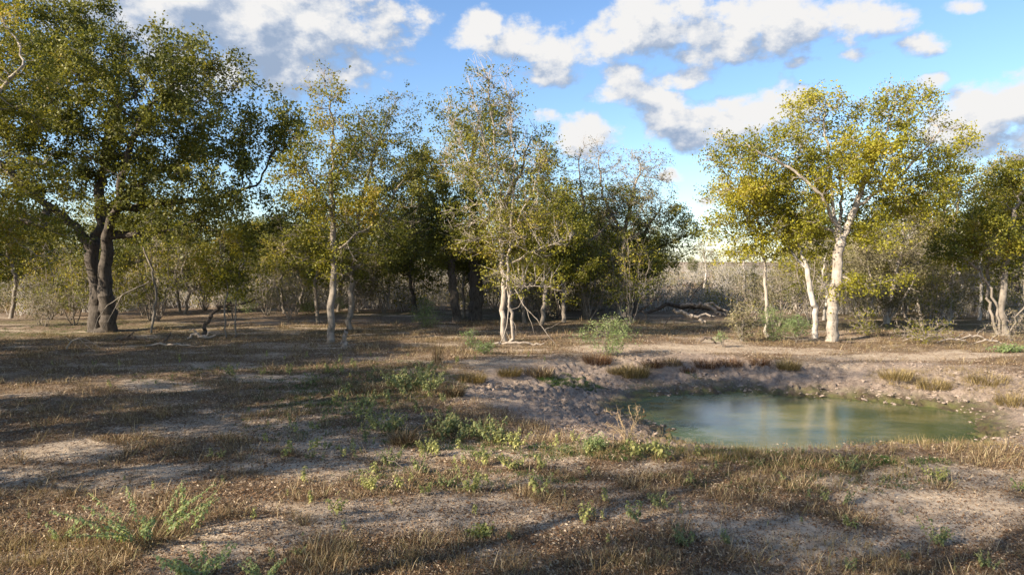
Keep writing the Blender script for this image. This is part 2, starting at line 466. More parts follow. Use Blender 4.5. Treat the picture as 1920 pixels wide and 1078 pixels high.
t.l.new(t.noise(mp2.outputs[0], 5, 6, 0.62), b.inputs['Height']); t.l.new(b.outputs[0], p.inputs['Normal'])
t.l.new(p.outputs[0], out.inputs[0])

# ------------------------------------------------------------------ ground sheet
th_f = np.linspace(R(-46), R(46), 560)
th_b = np.linspace(R(48), R(312), 80)[1:-1]
th = np.concatenate([th_f, th_b])
rr = np.concatenate([np.linspace(0.4, 6, 14)[:-1], np.geomspace(6, 60, 370), np.geomspace(60, 5000, 60)[1:]])
TH, RR = np.meshgrid(th, rr)
X = (RR * np.sin(TH)); Y = (RR * np.cos(TH))
Z = hgt(X, Y)
nr, nc = X.shape
V = np.stack([X.ravel(), Y.ravel(), Z.ravel()], 1)
i = np.arange(nr - 1)[:, None]; j = np.arange(nc)[None, :]
j2 = (j + 1) % nc
F = np.stack([(i * nc + j), (i * nc + j2), ((i + 1) * nc + j2), ((i + 1) * nc + j)], -1).reshape(-1, 4)[:, ::-1]
V = np.vstack([V, [[0, 0, float(hgt(0, 0))]]])
capc = len(V) - 1
jj = np.arange(nc)
cap = np.stack([np.full(nc, capc), (jj + 1) % nc, jj], 1)
xf, yf = V[:, 0], V[:, 1]
dd, ww = pond_d(xf, yf)
moss = sstep(28, 40, yf) * sstep(0.42, 0.6, fbm(xf * 0.4, yf, 4, 3, 71)) * (1 - sstep(70, 100, yf))
ground = mesh_np('ground', V, [F, cap], M['ground'], smooth=True,
                 attrs={'bare': bare_mask(xf, yf), 'mud': mud_mask(xf, yf) * (1 - 0.25 * fbm(xf, yf, 0.8, 3, 77)),
                        'wet': (1 - sstep(0.3, 1.5, dd + (fbm(xf, yf, 0.7, 3, 79) - 0.5) * 0.9)), 'moss': moss})
ground['kind'] = 'structure'

# pond surface
na, nrr = 160, 24
ang = np.linspace(0, 2 * np.pi, na, endpoint=False); rad = np.linspace(0.02, 1.0, nrr)
AA, RD = np.meshgrid(ang, rad)
Rr = 1 / np.sqrt((np.cos(AA) / PRX) ** 2 + (np.sin(AA) / PRY) ** 2) * 1.3
X = PCX + RD * Rr * np.cos(AA); Y = PCY + RD * Rr * np.sin(AA)
V = np.stack([X.ravel(), Y.ravel(), np.full(X.size, WATER_Z)], 1)
i = np.arange(nrr - 1)[:, None]; j = np.arange(na)[None, :]
F = np.stack([i * na + j, (i + 1) * na + j, (i + 1) * na + (j + 1) % na, i * na + (j + 1) % na], -1).reshape(-1, 4)
d0, _ = pond_d(V[:, 0], V[:, 1])
lw = sstep(2.0, -4.5, (V[:, 0] - PCX))
water = mesh_np('water', V, [F, np.arange(na)[None, :]], M['water'], attrs={'edge': np.clip(sstep(-1.1 - 1.0, -0.1, d0) * (0.55 + 0.45 * (V[:, 0] < PCX)), 0, 1)})
water['kind'] = 'structure'


# ------------------------------------------------------------------ tubes and trees
REF = np.array([0.23, 0.95, 0.13]); REF = REF / np.linalg.norm(REF)


def unit(v):
    return v / np.maximum(1e-9, np.linalg.norm(v, axis=-1, keepdims=True))


def rings(P, T, r, ns, rough=None, rng=None):
    """a ring of ns vertices round each P"""
    T = unit(T)
    U = unit(REF - (T @ REF)[:, None] * T); W_ = np.cross(T, U)
    a = np.arange(ns) / ns * 2 * np.pi
    rad_ = r[:, None] * np.ones(ns)[None, :]
    if rough is not None:
        rad_ = rad_ * (1 + rough[:, None] * (0.5 * np.sin(a * 3 + P[:, 2:3] * 0.7) + 0.35 * np.sin(a * 5 - P[:, 2:3] * 1.3) + 0.3 * np.sin(a * 2 + P[:, 2:3] * 2.1)))
    return P[:, None, :] + (np.cos(a)[None, :, None] * U[:, None, :] + np.sin(a)[None, :, None] * W_[:, None, :]) * rad_[..., None]


def tube_net(P, par, r, flare=0.0, rough=0.12):
    """tubes along a node tree (par[i] < i); returns V, [quads]"""
    n = len(P); idx = np.arange(n)
    kid = np.full(n, -1)
    order = np.argsort(r[1:]) + 1            # thickest child written last
    kid[par[order]] = order
    tin = P - P[np.maximum(par, 0)]; tin[0] = P[kid[0]] - P[0] if kid[0] >= 0 else [0, 0, 1]
    tout = np.where(kid[:, None] >= 0, P[kid] - P, tin)
    T = unit(unit(tin) + unit(tout))
    roots = par < 0
    if flare > 0:
        z0 = P[roots][0][2]
        r = r * (1 + flare * np.exp(-np.maximum(0, P[:, 2] - z0) / 0.35) * (r > r.max() * 0.3))
    Vs, Fs, off = [], [], 0
    c = idx[par >= 0]
    for lo, hi, ns in ((0.10, 99, 12), (0.03, 0.10, 6), (0, 0.03, 3)):
        s = c[(r[c] >= lo) & (r[c] < hi)]
        if not len(s): continue
        pp = par[s]; main = kid[pp] == s
        rs = np.where(main, r[pp], np.minimum(r[pp], r[s] * 1.15))
        Ts = np.where(main[:, None], T[pp], unit(P[s] - P[pp]))
        a = rings(P[pp], Ts, rs, ns, np.where(rs > 0.08, rough, 0.0)); b_ = rings(P[s], T[s], r[s], ns, np.where(r[s] > 0.08, rough, 0.0))
        Vv = np.concatenate([a, b_], 1).reshape(-1, 3)
        m_ = len(s); k = np.arange(ns); base = off + np.arange(m_)[:, None] * 2 * ns
        q = np.stack([base + k, base + (k + 1) % ns, base + ns + (k + 1) % ns, base + ns + k], -1).reshape(-1, 4)
        Vs.append(Vv); Fs.append(q); off += len(Vv)
    return np.concatenate(Vs), Fs


def twig_tris(P, D, Lg, r):
    """3-sided spikes"""
    T = unit(D); U = unit(REF - (T @ REF)[:, None] * T); W_ = np.cross(T, U)
    a = np.array([0, 2.094, 4.189])
    ring = P[:, None, :] + (np.cos(a)[None, :, None] * U[:, None, :] + np.sin(a)[None, :, None] * W_[:, None, :]) * r[:, None, None]
    tip = P + T * Lg[:, None]
    V = np.concatenate([ring, tip[:, None, :]], 1).reshape(-1, 3)
    b_ = np.arange(len(P))[:, None] * 4
    F = np.concatenate([np.stack([b_[:, 0] + k, b_[:, 0] + (k + 1) % 3, b_[:, 0] + 3], 1) for k in range(3)])
    return V, F


def leaves_np(C, A, Lg, Wd, rng):
    """rhombic leaves: base C, axis A, length, width"""
    A = unit(A)
    B = unit(np.cross(A, rng.normal(size=A.shape)))
    N = np.cross(A, B)
    v0 = C; v2 = C + A * Lg[:, None]
    mid_ = C + A * (Lg * 0.5)[:, None] + N * (Lg * 0.10)[:, None]
    v1 = mid_ + B * (Wd * 0.5)[:, None]; v3 = mid_ - B * (Wd * 0.5)[:, None]
    V = np.stack([v0, v1, v2, v3], 1).reshape(-1, 3)
    b_ = np.arange(len(C))[:, None] * 4
    return V, b_ + np.arange(4)[None, :]


def space_tree(trunks, blobs, rng, n_attr=1400, step=0.35, kill=0.75, infl=6.0, iters=110, up=0.1, jit=0.35, min_z=0.9):
    """space colonisation: limbs grow from the trunk lines into the crown volume"""
    P = []; par = []
    for line in trunks:
        line = [np.array(q, float) for q in line]
        if not P:
            P.append(line[0]); par.append(-1); prev = 0
        else:
            dists = [np.linalg.norm(q - line[0]) for q in P]
            prev = int(np.argmin(dists))
        for a, b_ in zip(line[:-1], line[1:]):
            Ls = np.linalg.norm(b_ - a); k = max(1, int(round(Ls / step)))
            for q in range(1, k + 1):
                p_ = a + (b_ - a) * q / k + rng.normal(size=3) * step * 0.13
                P.append(p_); par.append(prev); prev = len(P) - 1
    vols = np.array([b_[3] * b_[4] * b_[5] * b_[6] for b_ in blobs]); vols = vols ** 0.85; vols /= vols.sum()
    A = []
    for b_, f in zip(blobs, vols):
        k = max(8, int(n_attr * f))
        d = unit(rng.normal(size=(k, 3))) * (rng.random(k) ** (1 / 2.1))[:, None]
        A.append(np.array(b_[:3]) + d * np.array(b_[3:6]))
    A = np.concatenate(A)
    A = A[A[:, 2] > min_z]
    P = np.array(P); par = np.array(par)
    # young growth starts only above the bare stem
    D = np.linalg.norm(A[:, None, :] - P[None], axis=2)
    ni = D.argmin(1); nd = D.min(1); alive = np.ones(len(A), bool)
    nch = np.bincount(par[par >= 0], minlength=len(P)).astype(int)
    for it in range(iters):
        mk = alive & (nd < infl)
        if not mk.any():
            if it < 12 and alive.any(): infl *= 1.5; continue
            break
        dirs = unit(A[mk] - P[ni[mk]])
        S = np.zeros_like(P); np.add.at(S, ni[mk], dirs)
        g = np.unique(ni[mk]); g = g[nch[g] < 4]
        if not len(g): break
        nd_ = unit(S[g] + rng.normal(size=(len(g), 3)) * jit * np.linalg.norm(S[g], axis=1)[:, None] * 0.6 + np.array([0, 0, up]))
        newP = P[g] + nd_ * step
        nch[g] += 1
        base = len(P)
        P = np.vstack([P, newP]); par = np.concatenate([par, g]); nch = np.concatenate([nch, np.zeros(len(g), int)])
        al = np.where(alive)[0]
        Dn = np.sqrt(np.maximum(0, (A[al] ** 2).sum(1)[:, None] + (newP ** 2).sum(1)[None] - 2 * A[al] @ newP.T))
        j = Dn.argmin(1); dm = Dn.min(1)
        better = dm < nd[al]
        nd[al[better]] = dm[better]; ni[al[better]] = base + j[better]
        alive &= ~(nd < kill)
        if len(P) > 9000: break
    return P, par


def line_info(trunks, step):
    # number of nodes on the drawn limbs and how far along its limb each one lies (0 foot .. 0.8 end)
    fr = []
    for li, line in enumerate(trunks):
        line = [np.array(q, float) for q in line]
        lens = [np.linalg.norm(b - a) for a, b in zip(line[:-1], line[1:])]; tot = sum(lens); z0 = 0.0 if line[0][2] < 1 else 0.45
        if not fr: fr.append(0.0)
        run = 0
        for L0 in lens:
            k = max(1, int(round(L0 / step)))
            for q in range(1, k + 1):
                f = (run + L0 * q / k) / tot
                fr.append(z0 + (0.85 - z0) * f)
            run += L0
    return len(fr), fr


def build_tree(name, trunks, blobs, seed, base_r, leafm, barkm, n_attr=1400, leaf_n=30000, leaf_s=0.075, tip_r=0.012,
               twig_n=2.0, twig_l=0.7, cl=0.22, clump=0.45, top_sparse=0.0, droop=0.3, step=0.35, kill=0.75, up=0.1, flare=0.22, bare=0.0, twig_r=0.009, leaf_w=0.66, min_z=0.9, limb=0.0):
    """returns Empty > trunk, crown; coordinates in metres from the foot"""
    leaf_s *= 1.22
    rng = np.random.default_rng(seed)
    n_line = line_info(trunks, step)
    P, par = space_tree(trunks, blobs, rng, n_attr, step, kill, up=up, min_z=min_z)
    n = len(P)
    cnt = np.zeros(n); hask = np.zeros(n, bool); hask[par[par >= 0]] = True
    cnt[~hask] = 1
    for k in range(n - 1, 0, -1):
        if par[k] >= 0: cnt[par[k]] += cnt[k]
    ex = math.log(max(2, cnt[0])) / math.log(base_r / tip_r)
    r = tip_r * cnt ** (1 / ex)
    # smooth taper up the stem
    dep = np.zeros(n)
    for k in range(1, n):
        dep[k] = dep[par[k]] + step
        if limb and k < n_line[0]: r[k] = max(r[k], base_r * (1 - n_line[1][k]) * limb)
        r[k] = min(r[k], r[par[k]] * 0.985)
    top = empty(name, (0, 0, 0), '', '')
    V1, F1 = tube_net(P, par, r, flare)
    tips = np.where((r < tip_r * 3.2))[0]
    H = P[:, 2].max()
    k = int(len(tips) * twig_n)
    s = rng.choice(tips, k)
    tin = unit(P[s] - P[np.maximum(par[s], 0)])
    D = tin + rng.normal(size=(k, 3)) * 0.55 + np.array([0, 0, 0.12])
    Lg = twig_l * (0.4 + rng.random(k))
    V2, F2 = twig_tris(P[s] - tin * rng.random((k, 1)) * step, D, Lg, np.full(k, twig_r) * (0.7 + 0.6 * rng.random(k)))
    D2 = unit(D)
    s3 = rng.choice(k, k)
    f = rng.random((k, 1)) * 0.7
    st = P[s][s3] + D2[s3] * Lg[s3][:, None] * f
    Dd = D2[s3] + rng.normal(size=(k, 3)) * 0.6
    V3, F3 = twig_tris(st, Dd, Lg[s3] * 0.5, np.full(k, twig_r * 0.7))
    Vb = np.concatenate([V1, V2, V3]); Fb = [*F1, np.concatenate([F2 + len(V1), F3 + len(V1) + len(V2)])]
    tr = mesh_np('trunk', Vb, Fb, barkm, top, smooth=True)
    # leaves gather on some twigs and leave others open
    ends = np.concatenate([P[s] + D2 * Lg[:, None] * 0.6, st + unit(Dd) * (Lg[s3] * 0.35)[:, None], P[tips]])
    cn = fbm(ends[:, 0] + ends[:, 1] * 0.37, ends[:, 2] + ends[:, 1] * 0.61, 1.5, 3, seed)
    w = np.clip((cn - clump + 0.10) / 0.15, 0.0, 1)
    hz = np.clip((ends[:, 2] / H - 0.68) / 0.3, 0, 1)
    w = w * (1 - top_sparse * hz) * (1 - bare) + 1e-4
    c = rng.choice(len(ends), leaf_n, p=w / w.sum())
    # leaves come in little bunches
    nb = max(1, leaf_n // 8)
    bo = rng.normal(size=(nb, 3)) * cl
    bi = rng.integers(0, nb, leaf_n)
    c = c[bi]
    C = ends[c] + bo[bi] + rng.normal(size=(leaf_n, 3)) * leaf_s * np.array([1.25, 1.25, 0.75])
    A = rng.normal(size=(leaf_n, 3)) * np.array([1, 1, 0.8]); A[:, 2] -= droop
    ls = leaf_s * (0.5 + 1.1 * rng.random(leaf_n) ** 1.4)
    V, F = leaves_np(C, A, ls, ls * (leaf_w - 0.12 + 0.25 * rng.random(leaf_n)), rng)
    big = fbm(C[:, 0] + 0.5 * C[:, 1], C[:, 2] - 0.4 * C[:, 1], 1.6, 3, seed + 9)
    tone = np.clip(0.45 + (big - 0.5) * 1.1 + rng.normal(size=leaf_n) * 0.17 + 0.12 * (C[:, 2] / H - 0.5), 0, 1)
    mesh_np('crown', V, [F], leafm, top, attrs={'tone': np.repeat(tone, 4)})
    return top


def px_tree(base, lines, blobs):
    """photo measurements -> metres from the foot; blobs are (px, py, rx, ry[, weight[, depth shift m]])"""
    g = ground_at(*base); d = g.y
    s = d / FPX
    def cv(p, k=0.0):
        return ((p[0] - base[0]) * s, k, (base[1] - p[1]) * s)
    L_ = []
    for q, ln in enumerate(lines):
        pts = []
        for w_, p in enumerate(ln):
            pts.append(cv(p, p[2] if len(p) > 2 else 0.0))
        pts[0] = (pts[0][0], pts[0][1], pts[0][2] - (0.25 if q == 0 or ln[0][1] >= base[1] - 6 else 0))
        L_.append(pts)
    B = []
    for b_ in blobs:
        c = cv(b_, b_[5] if len(b_) > 5 else 0.0)
        B.append((*c, b_[2] * s, max(b_[2], b_[3]) * s * 0.9, b_[3] * s, b_[4] if len(b_) > 4 else 1.0))
    return g, L_, B


def place_tree(base, lines, blobs, label, group=None, name='tree', **kw):
    g, L_, B = px_tree(base, lines, blobs)
    t_ = build_tree(name, L_, B, **kw)
    t_.location = g
    t_['label'] = label; t_['category'] = 'tree'
    if group: t_['group'] = group
    return t_


def copy_tree(o, loc, rz, sc, label, group=None, cat=None):
    c = o.copy(); COL.objects.link(c)
    c.location = loc; c.rotation_euler = (0, 0, rz); c.scale = (sc, sc, sc)
    c['label'] = label
    if cat: c['category'] = cat
    if group: c['group'] = group
    elif 'group' in c.keys(): del c['group']
    for ch in o.children:
        k = ch.copy(); COL.objects.link(k); k.parent = c
    return c


GF = 'trees standing along the front of the wood'
# the big oak on the left
oak = place_tree((192, 622),
    [[(180, 624), (178, 560, 0.3), (174, 500, 0.4), (165, 462, 0.2), (148, 425, 0), (112, 385, -1), (88, 345, -2), (60, 300, -3)],
     [(170, 470, 0.2), (178, 420, 0.8), (174, 350, 1), (180, 260, 1.5), (200, 180, 2)],
     [(206, 624), (208, 565, -0.3), (206, 515, -0.4), (216, 470, -0.6), (226, 430, -1), (252, 395, -1.2), (262, 350, -1.6), (290, 290, -2), (320, 220, -2)],
     [(226, 440, -0.6), (262, 442, -0.8), (310, 436, -1), (350, 430, -1.2)],
     [(174, 400, 1), (210, 365, 1.5), (260, 320, 2), (330, 280, 3)],
     [(120, 390, -1), (118, 425, -1.6), (90, 418, -2), (40, 440, -3)],
     [(252, 395, -1.2), (300, 380, 0), (380, 370, 1.5), (460, 340, 2)]],
    [(90, 120, 170, 140, 1, 0), (240, 110, 130, 80, 1.2, 0), (300, 190, 190, 120, 1.1, -1), (430, 225, 130, 115, 1.2, 0), (210, 285, 200, 70, 0.7, 2.0),
     (0, 260, 150, 190, 0.9, 0), (370, 380, 140, 90, 0.9, -1), (60, 30, 140, 90, 1.2, 0), (510, 240, 75, 75, 1.3, 1), (470, 430, 80, 60, 1.0, 0), (40, 440, 90, 50, 0.4, -2), (330, 110, 80, 50, 1.2, 0)],
    'massive dark twin-trunked oak with a broad olive crown, at the left', name='oak_tree',
    seed=11, base_r=0.50, leafm=M['oak_leaf'], barkm=M['oak_bark'], n_attr=3400, leaf_n=150000, leaf_s=0.118, tip_r=0.012, step=0.42, kill=0.8, clump=0.43, cl=0.24, twig_n=1.3, limb=0.9)

edge = place_tree((-190, 668),
    [[(-190, 668), (-185, 560), (-160, 450), (-140, 340), (-130, 230)], [(-165, 470), (-90, 400, -1), (0, 330, -1.5), (60, 280, -2)], [(-150, 400), (-70, 300, -1), (20, 210, -1), (90, 140, -1)]],
    [(-150, 200, 150, 170), (20, 170, 110, 130, 0.8), (60, 380, 100, 110, 0.9), (-80, 420, 130, 120), (90, 480, 70, 70, 0.8), (0, 60, 90, 60, 0.7)],
    'pale-branched tree with yellow-green leaves hanging in from the left edge', name='hackberry_tree',
    seed=12, base_r=0.28, leafm=M['elm_leaf'], barkm=M['pale_bark'], n_attr=1300, leaf_n=46000, leaf_s=0.085, top_sparse=0.3)

elm1 = place_tree((618, 643),
    [[(618, 643), (621, 580), (627, 500), (626, 420), (624, 340), (628, 260, 0.2), (622, 180)], [(626, 480), (660, 455, -1), (700, 430, -1)], [(625, 400), (590, 350), (570, 290)], [(625, 350), (660, 300), (675, 240)]],
    [(618, 190, 50, 70, 0.7), (640, 280, 95, 80, 0.9), (600, 370, 95, 90, 1.1), (680, 400, 80, 90), (560, 430, 60, 60), (650, 480, 80, 50, 0.7)],
    'slender grey elm with airy yellow-green crown, right of the big oak', GF, name='elm_tree',
    seed=13, base_r=0.18, leafm=M['elm_leaf'], barkm=M['grey_bark'], n_attr=1500, leaf_n=26000, leaf_s=0.085, top_sparse=0.75, twig_n=2.6, up=0.25, twig_r=0.013)

elm2 = place_tree((655, 618),
    [[(655, 618), (660, 560), (665, 480), (672, 400, 0.5), (690, 320, 0.5), (715, 250, 0.5)], [(668, 450), (720, 400), (750, 350)]],
    [(740, 220, 60, 55, 0.6), (710, 300, 80, 70, 0.8), (740, 390, 85, 80, 1.0), (690, 450, 80, 70), (770, 300, 40, 60, 0.4)],
    'leaning elm with twiggy nearly bare top, behind the slender grey elm', GF, name='elm_tree',
    seed=14, base_r=0.17, leafm=M['dark_leaf'], barkm=M['grey_bark'], n_attr=1500, leaf_n=26000, leaf_s=0.09, top_sparse=0.9, twig_n=2.6)

oak2 = place_tree((893, 600),
    [[(893, 602), (892, 540), (890, 470), (886, 400), (884, 320), (890, 250)], [(886, 440), (940, 390), (980, 320)], [(888, 460), (840, 400), (820, 330)]],
    [(930, 270, 90, 80, 1.1), (860, 230, 60, 55, 1.0), (990, 290, 60, 70, 1.1), (880, 360, 110, 80), (1000, 380, 60, 60), (820, 330, 60, 70), (870, 460, 90, 60, 0.8)],
    'thick dark oak trunk with dense green crown behind the pale fan-shaped tree', GF, name='oak_tree',
    seed=15, base_r=0.5, leafm=M['oak_leaf'], barkm=M['oak_bark'], n_attr=1800, leaf_n=34000, leaf_s=0.11, step=0.42, kill=0.85, clump=0.42)

oak3 = place_tree((857, 603),
    [[(857, 604), (852, 550), (846, 500), (838, 450), (822, 400), (800, 350)], [(846, 500), (870, 450), (880, 400)]],
    [(800, 320, 50, 60), (830, 400, 90, 60), (790, 440, 80, 60), (850, 470, 60, 40)],
    'dark crooked tree leaning left, beside the thick oak trunk', GF, name='oak_tree',
    seed=16, base_r=0.3, leafm=M['dark_leaf'], barkm=M['oak_bark'], n_attr=900, leaf_n=19000, leaf_s=0.10)

fan = place_tree((950, 640),
    [[(945, 642), (944, 570), (942, 490), (938, 420), (925, 340), (905, 260), (890, 190)], [(962, 640), (958, 560, -0.4), (952, 480, -0.4), (960, 400, -0.4), (965, 320), (960, 230), (950, 160)],
     [(940, 440), (900, 350), (865, 270), (845, 215)], [(942, 400), (930, 300), (920, 200), (915, 140)], [(955, 440, -0.4), (1000, 360, -0.5), (1020, 290, -0.5)],
     [(950, 500), (1000, 470, -1.2), (1060, 450, -1.5)], [(945, 540), (990, 530, -1.6), (1040, 540, -2)]],
    [(915, 175, 62, 45, 0.8), (870, 230, 55, 50, 0.9), (950, 200, 50, 55, 0.7), (900, 310, 85, 70), (990, 330, 60, 70), (960, 430, 100, 70), (1030, 450, 60, 50), (985, 520, 80, 30, 0.8, -1), (880, 430, 60, 60)],
    'pale hackberry with many bare ascending branches fanning upward, in the middle', GF, name='hackberry_tree',
    seed=17, base_r=0.155, leafm=M['elm_leaf'], barkm=M['pale_bark'], n_attr=2000, leaf_n=22000, leaf_s=0.08, top_sparse=0.6, twig_n=3.0, up=0.6, twig_l=1.0, twig_r=0.015)

elm3 = place_tree((1098, 592),
    [[(1098, 594), (1098, 520), (1102, 450), (1092, 380), (1085, 310)], [(1100, 460), (1140, 420), (1165, 380)]],
    [(1085, 300, 55, 50, 0.5), (1085, 390, 80, 70), (1150, 400, 70, 60), (1060, 450, 70, 60), (1110, 480, 80, 50)],
    'straight dark-stemmed tree with brownish thinning crown, right of the fan-shaped tree', GF, name='elm_tree',
    seed=18, base_r=0.2, leafm=M['elm_leaf'], barkm=M['grey_bark'], n_attr=1300, leaf_n=22000, leaf_s=0.09, top_sparse=0.95, twig_n=2.4)

elm4 = place_tree((1160, 590),
    [[(1160, 592), (1162, 520), (1168, 440), (1185, 370), (1200, 310)], [(1166, 440), (1130, 370), (1120, 300)]],
    [(1190, 320, 80, 40, 0.8), (1120, 300, 50, 40, 0.6), (1170, 390, 90, 60, 0.8), (1235, 350, 40, 40, 0.5)],
    'mostly leafless grey tree with a fine twiggy top, beside the sky gap', GF, name='elm_tree',
    seed=19, base_r=0.2, leafm=M['grey_leaf'], barkm=M['pale_bark'], n_attr=1300, leaf_n=9000, leaf_s=0.08, top_sparse=0.7, twig_n=3.4, twig_l=0.9)

oak4 = place_tree((1188, 588),
    [[(1188, 590), (1190, 530), (1196, 470), (1215, 420), (1240, 390)], [(1193, 500), (1240, 460), (1285, 440)]],
    [(1230, 400, 70, 50), (1270, 440, 50, 40), (1210, 480, 70, 50), (1300, 455, 22, 24), (1160, 450, 60, 50), (1180, 380, 60, 50)],
    'dark green tree with boughs reaching right over the sky gap', GF, name='oak_tree',
    seed=20, base_r=0.24, leafm=M['oak_leaf'], barkm=M['oak_bark'], n_attr=1300, leaf_n=21000, leaf_s=0.10, clump=0.47)

gold = place_tree((1560, 640),
    [[(1558, 641), (1560, 590), (1564, 530), (1570, 470), (1574, 455)], [(1572, 462), (1562, 410), (1552, 340), (1545, 270), (1535, 200)],
     [(1574, 460), (1592, 410), (1612, 350), (1640, 280), (1665, 210)], [(1570, 470), (1590, 380, 1), (1590, 290, 1), (1600, 220, 1)],
     [(1562, 420), (1520, 370, -1), (1460, 320, -1), (1400, 290, -1)], [(1605, 385), (1650, 350, -1), (1690, 300, -1), (1730, 255, -1)], [(1620, 345), (1690, 335, 1), (1780, 320, 1)], [(1565, 440), (1500, 400, 1), (1430, 380, 1), (1370, 340, 1)],
     [(1566, 520), (1600, 530, -1.5), (1640, 520, -2)], [(1564, 540), (1540, 530, -1.2), (1515, 535, -1.4)]],
    [(1525, 215, 70, 55, 1.1), (1665, 200, 80, 50, 1), (1450, 280, 80, 55, 1.1), (1345, 290, 42, 50, 1.0), (1600, 290, 120, 70, 1.1), (1740, 270, 70, 60, 1.0), (1400, 350, 80, 50), (1790, 330, 45, 45, 1.0),
     (1530, 330, 90, 60), (1690, 370, 90, 50, 0.8), (1545, 530, 50, 14, 0.9, -1.2), (1640, 430, 60, 40, 0.6), (1490, 420, 60, 40, 0.7)],
    'tall golden hackberry with pale forked trunk and wide crown, behind the pond', GF, name='hackberry_tree',
    seed=21, base_r=0.29, leafm=M['gold_leaf'], barkm=M['pale_bark'], n_attr=3400, leaf_n=72000, leaf_s=0.085, top_sparse=0.25, twig_n=2.2, clump=0.44, twig_r=0.013, up=0.15, cl=0.2)

lean = place_tree((1530, 634),
    [[(1530, 636), (1528, 590), (1520, 545), (1508, 505), (1498, 470), (1480, 400)], [(1505, 500), (1470, 440, 1), (1440, 400, 1)]],
    [(1470, 390, 70, 60), (1500, 450, 60, 40, 0.7), (1430, 430, 50, 40)],
    'whitish trunk leaning left, just beside the tall golden hackberry', GF, name='hackberry_tree',
    seed=22, base_r=0.15, leafm=M['gold_leaf'], barkm=M['white_bark'], n_attr=800, leaf_n=12000, leaf_s=0.085)

thin = place_tree((1438, 632),
    [[(1438, 633), (1437, 570), (1433, 510), (1426, 450), (1415, 390)]],
    [(1410, 380, 70, 55), (1360, 420, 50, 50, 0.9), (1430, 450, 70, 40, 0.8), (1340, 370, 40, 40, 0.7), (1370, 480, 50, 22, 0.7)],
    'thin straight pale sapling with yellow leaves, at the right of the sky gap', GF, name='hackberry_tree',
    seed=23, base_r=0.10, leafm=M['gold_leaf'], barkm=M['pale_bark'], n_attr=900, leaf_n=13000, leaf_s=0.085)

multi = place_tree((1880, 628),
    [[(1876, 630), (1868, 580), (1850, 530), (1825, 500), (1795, 480)], [(1884, 628), (1878, 570), (1880, 500), (1890, 430), (1900, 370)], [(1888, 628), (1905, 595), (1930, 555), (1960, 510)],
     [(1872, 628), (1864, 560, 0.6), (1868, 490, 0.6), (1850, 430, 0.6)]],
    [(1850, 430, 80, 70), (1900, 360, 70, 60), (1795, 470, 60, 40), (1950, 430, 80, 80), (1820, 380, 60, 60), (1950, 340, 60, 50), (1900, 480, 60, 40, 0.6)],
    'many-stemmed dark olive tree splaying from one base, at the right edge', GF, name='elm_tree',
    seed=24, base_r=0.26, leafm=M['elm_leaf'], barkm=M['grey_bark'], n_attr=1700, leaf_n=34000, leaf_s=0.09, twig_n=2.0)

brushy = place_tree((1660, 606),
    [[(1660, 608), (1668, 560), (1680, 510), (1690, 450)], [(1664, 580), (1640, 540), (1620, 490)], [(1662, 600), (1700, 550), (1725, 500)]],
    [(1690, 420, 70, 60), (1640, 470, 60, 50), (1730, 480, 60, 50), (1680, 540, 80, 35)],
    'brushy grey-green thorn tree behind the golden hackberry, to its right', GF, name='thorn_tree',
    seed=25, base_r=0.2, leafm=M['grey_leaf'], barkm=M['pale_bark'], n_attr=1300, leaf_n=22000, leaf_s=0.075, twig_n=3.0, up=0.0)

rt1 = place_tree((1778, 608), [[(1778, 610), (1782, 550), (1790, 480), (1786, 410), (1795, 350)], [(1788, 480), (1830, 420), (1850, 370)]],
    [(1800, 350, 60, 50), (1860, 390, 60, 50), (1750, 410, 50, 45), (1840, 320, 50, 30, .7)],
    'airy olive-yellow tree between the golden hackberry and the many-stemmed tree', GF, name='elm_tree',
    seed=28, base_r=0.16, leafm=M['elm_leaf'], barkm=M['pale_bark'], n_attr=1100, leaf_n=17000, leaf_s=0.085, top_sparse=.4, twig_n=2.6, twig_r=.012)
rt2 = place_tree((1925, 600), [[(1925, 602), (1922, 540), (1915, 450), (1905, 370), (1895, 310)]],
    [(1890, 320, 55, 40, .8), (1920, 380, 60, 60), (1850, 430, 40, 40)],
    'thin grey-topped tree rising behind the many-stemmed tree at the right edge', GF, name='elm_tree',
    seed=29, base_r=0.16, leafm=M['grey_leaf'], barkm=M['pale_bark'], n_attr=1000, leaf_n=11000, leaf_s=0.085, top_sparse=.6, twig_n=3, twig_r=.012)
sap = place_tree((423, 634), [[(421, 635), (424, 590), (428, 545), (425, 500)], [(437, 636, .3), (436, 580, .3), (445, 530, .2), (455, 500)]],
    [(430, 520, 50, 45), (465, 500, 40, 40), (400, 490, 40, 35), (440, 450, 50, 40, .8)],
    'pair of thin stems with light yellow-green leaves beside the arched dead branch', GF, name='elm_tree',
    seed=27, base_r=0.06, leafm=M['elm_leaf'], barkm=M['grey_bark'], n_attr=600, leaf_n=7000, leaf_s=0.085, flare=0)

small = place_tree((780, 588),
    [[(780, 590), (776, 560), (769, 520), (770, 480)]],
    [(765, 450, 65, 70), (800, 510, 50, 30, 0.7), (730, 500, 45, 35)],
    'small round-crowned dark green tree in the shade left of the oak trunks', GF, name='elm_tree',
    seed=26, base_r=0.14, leafm=M['dark_leaf'], barkm=M['oak_bark'], n_attr=800, leaf_n=17000, leaf_s=0.095)


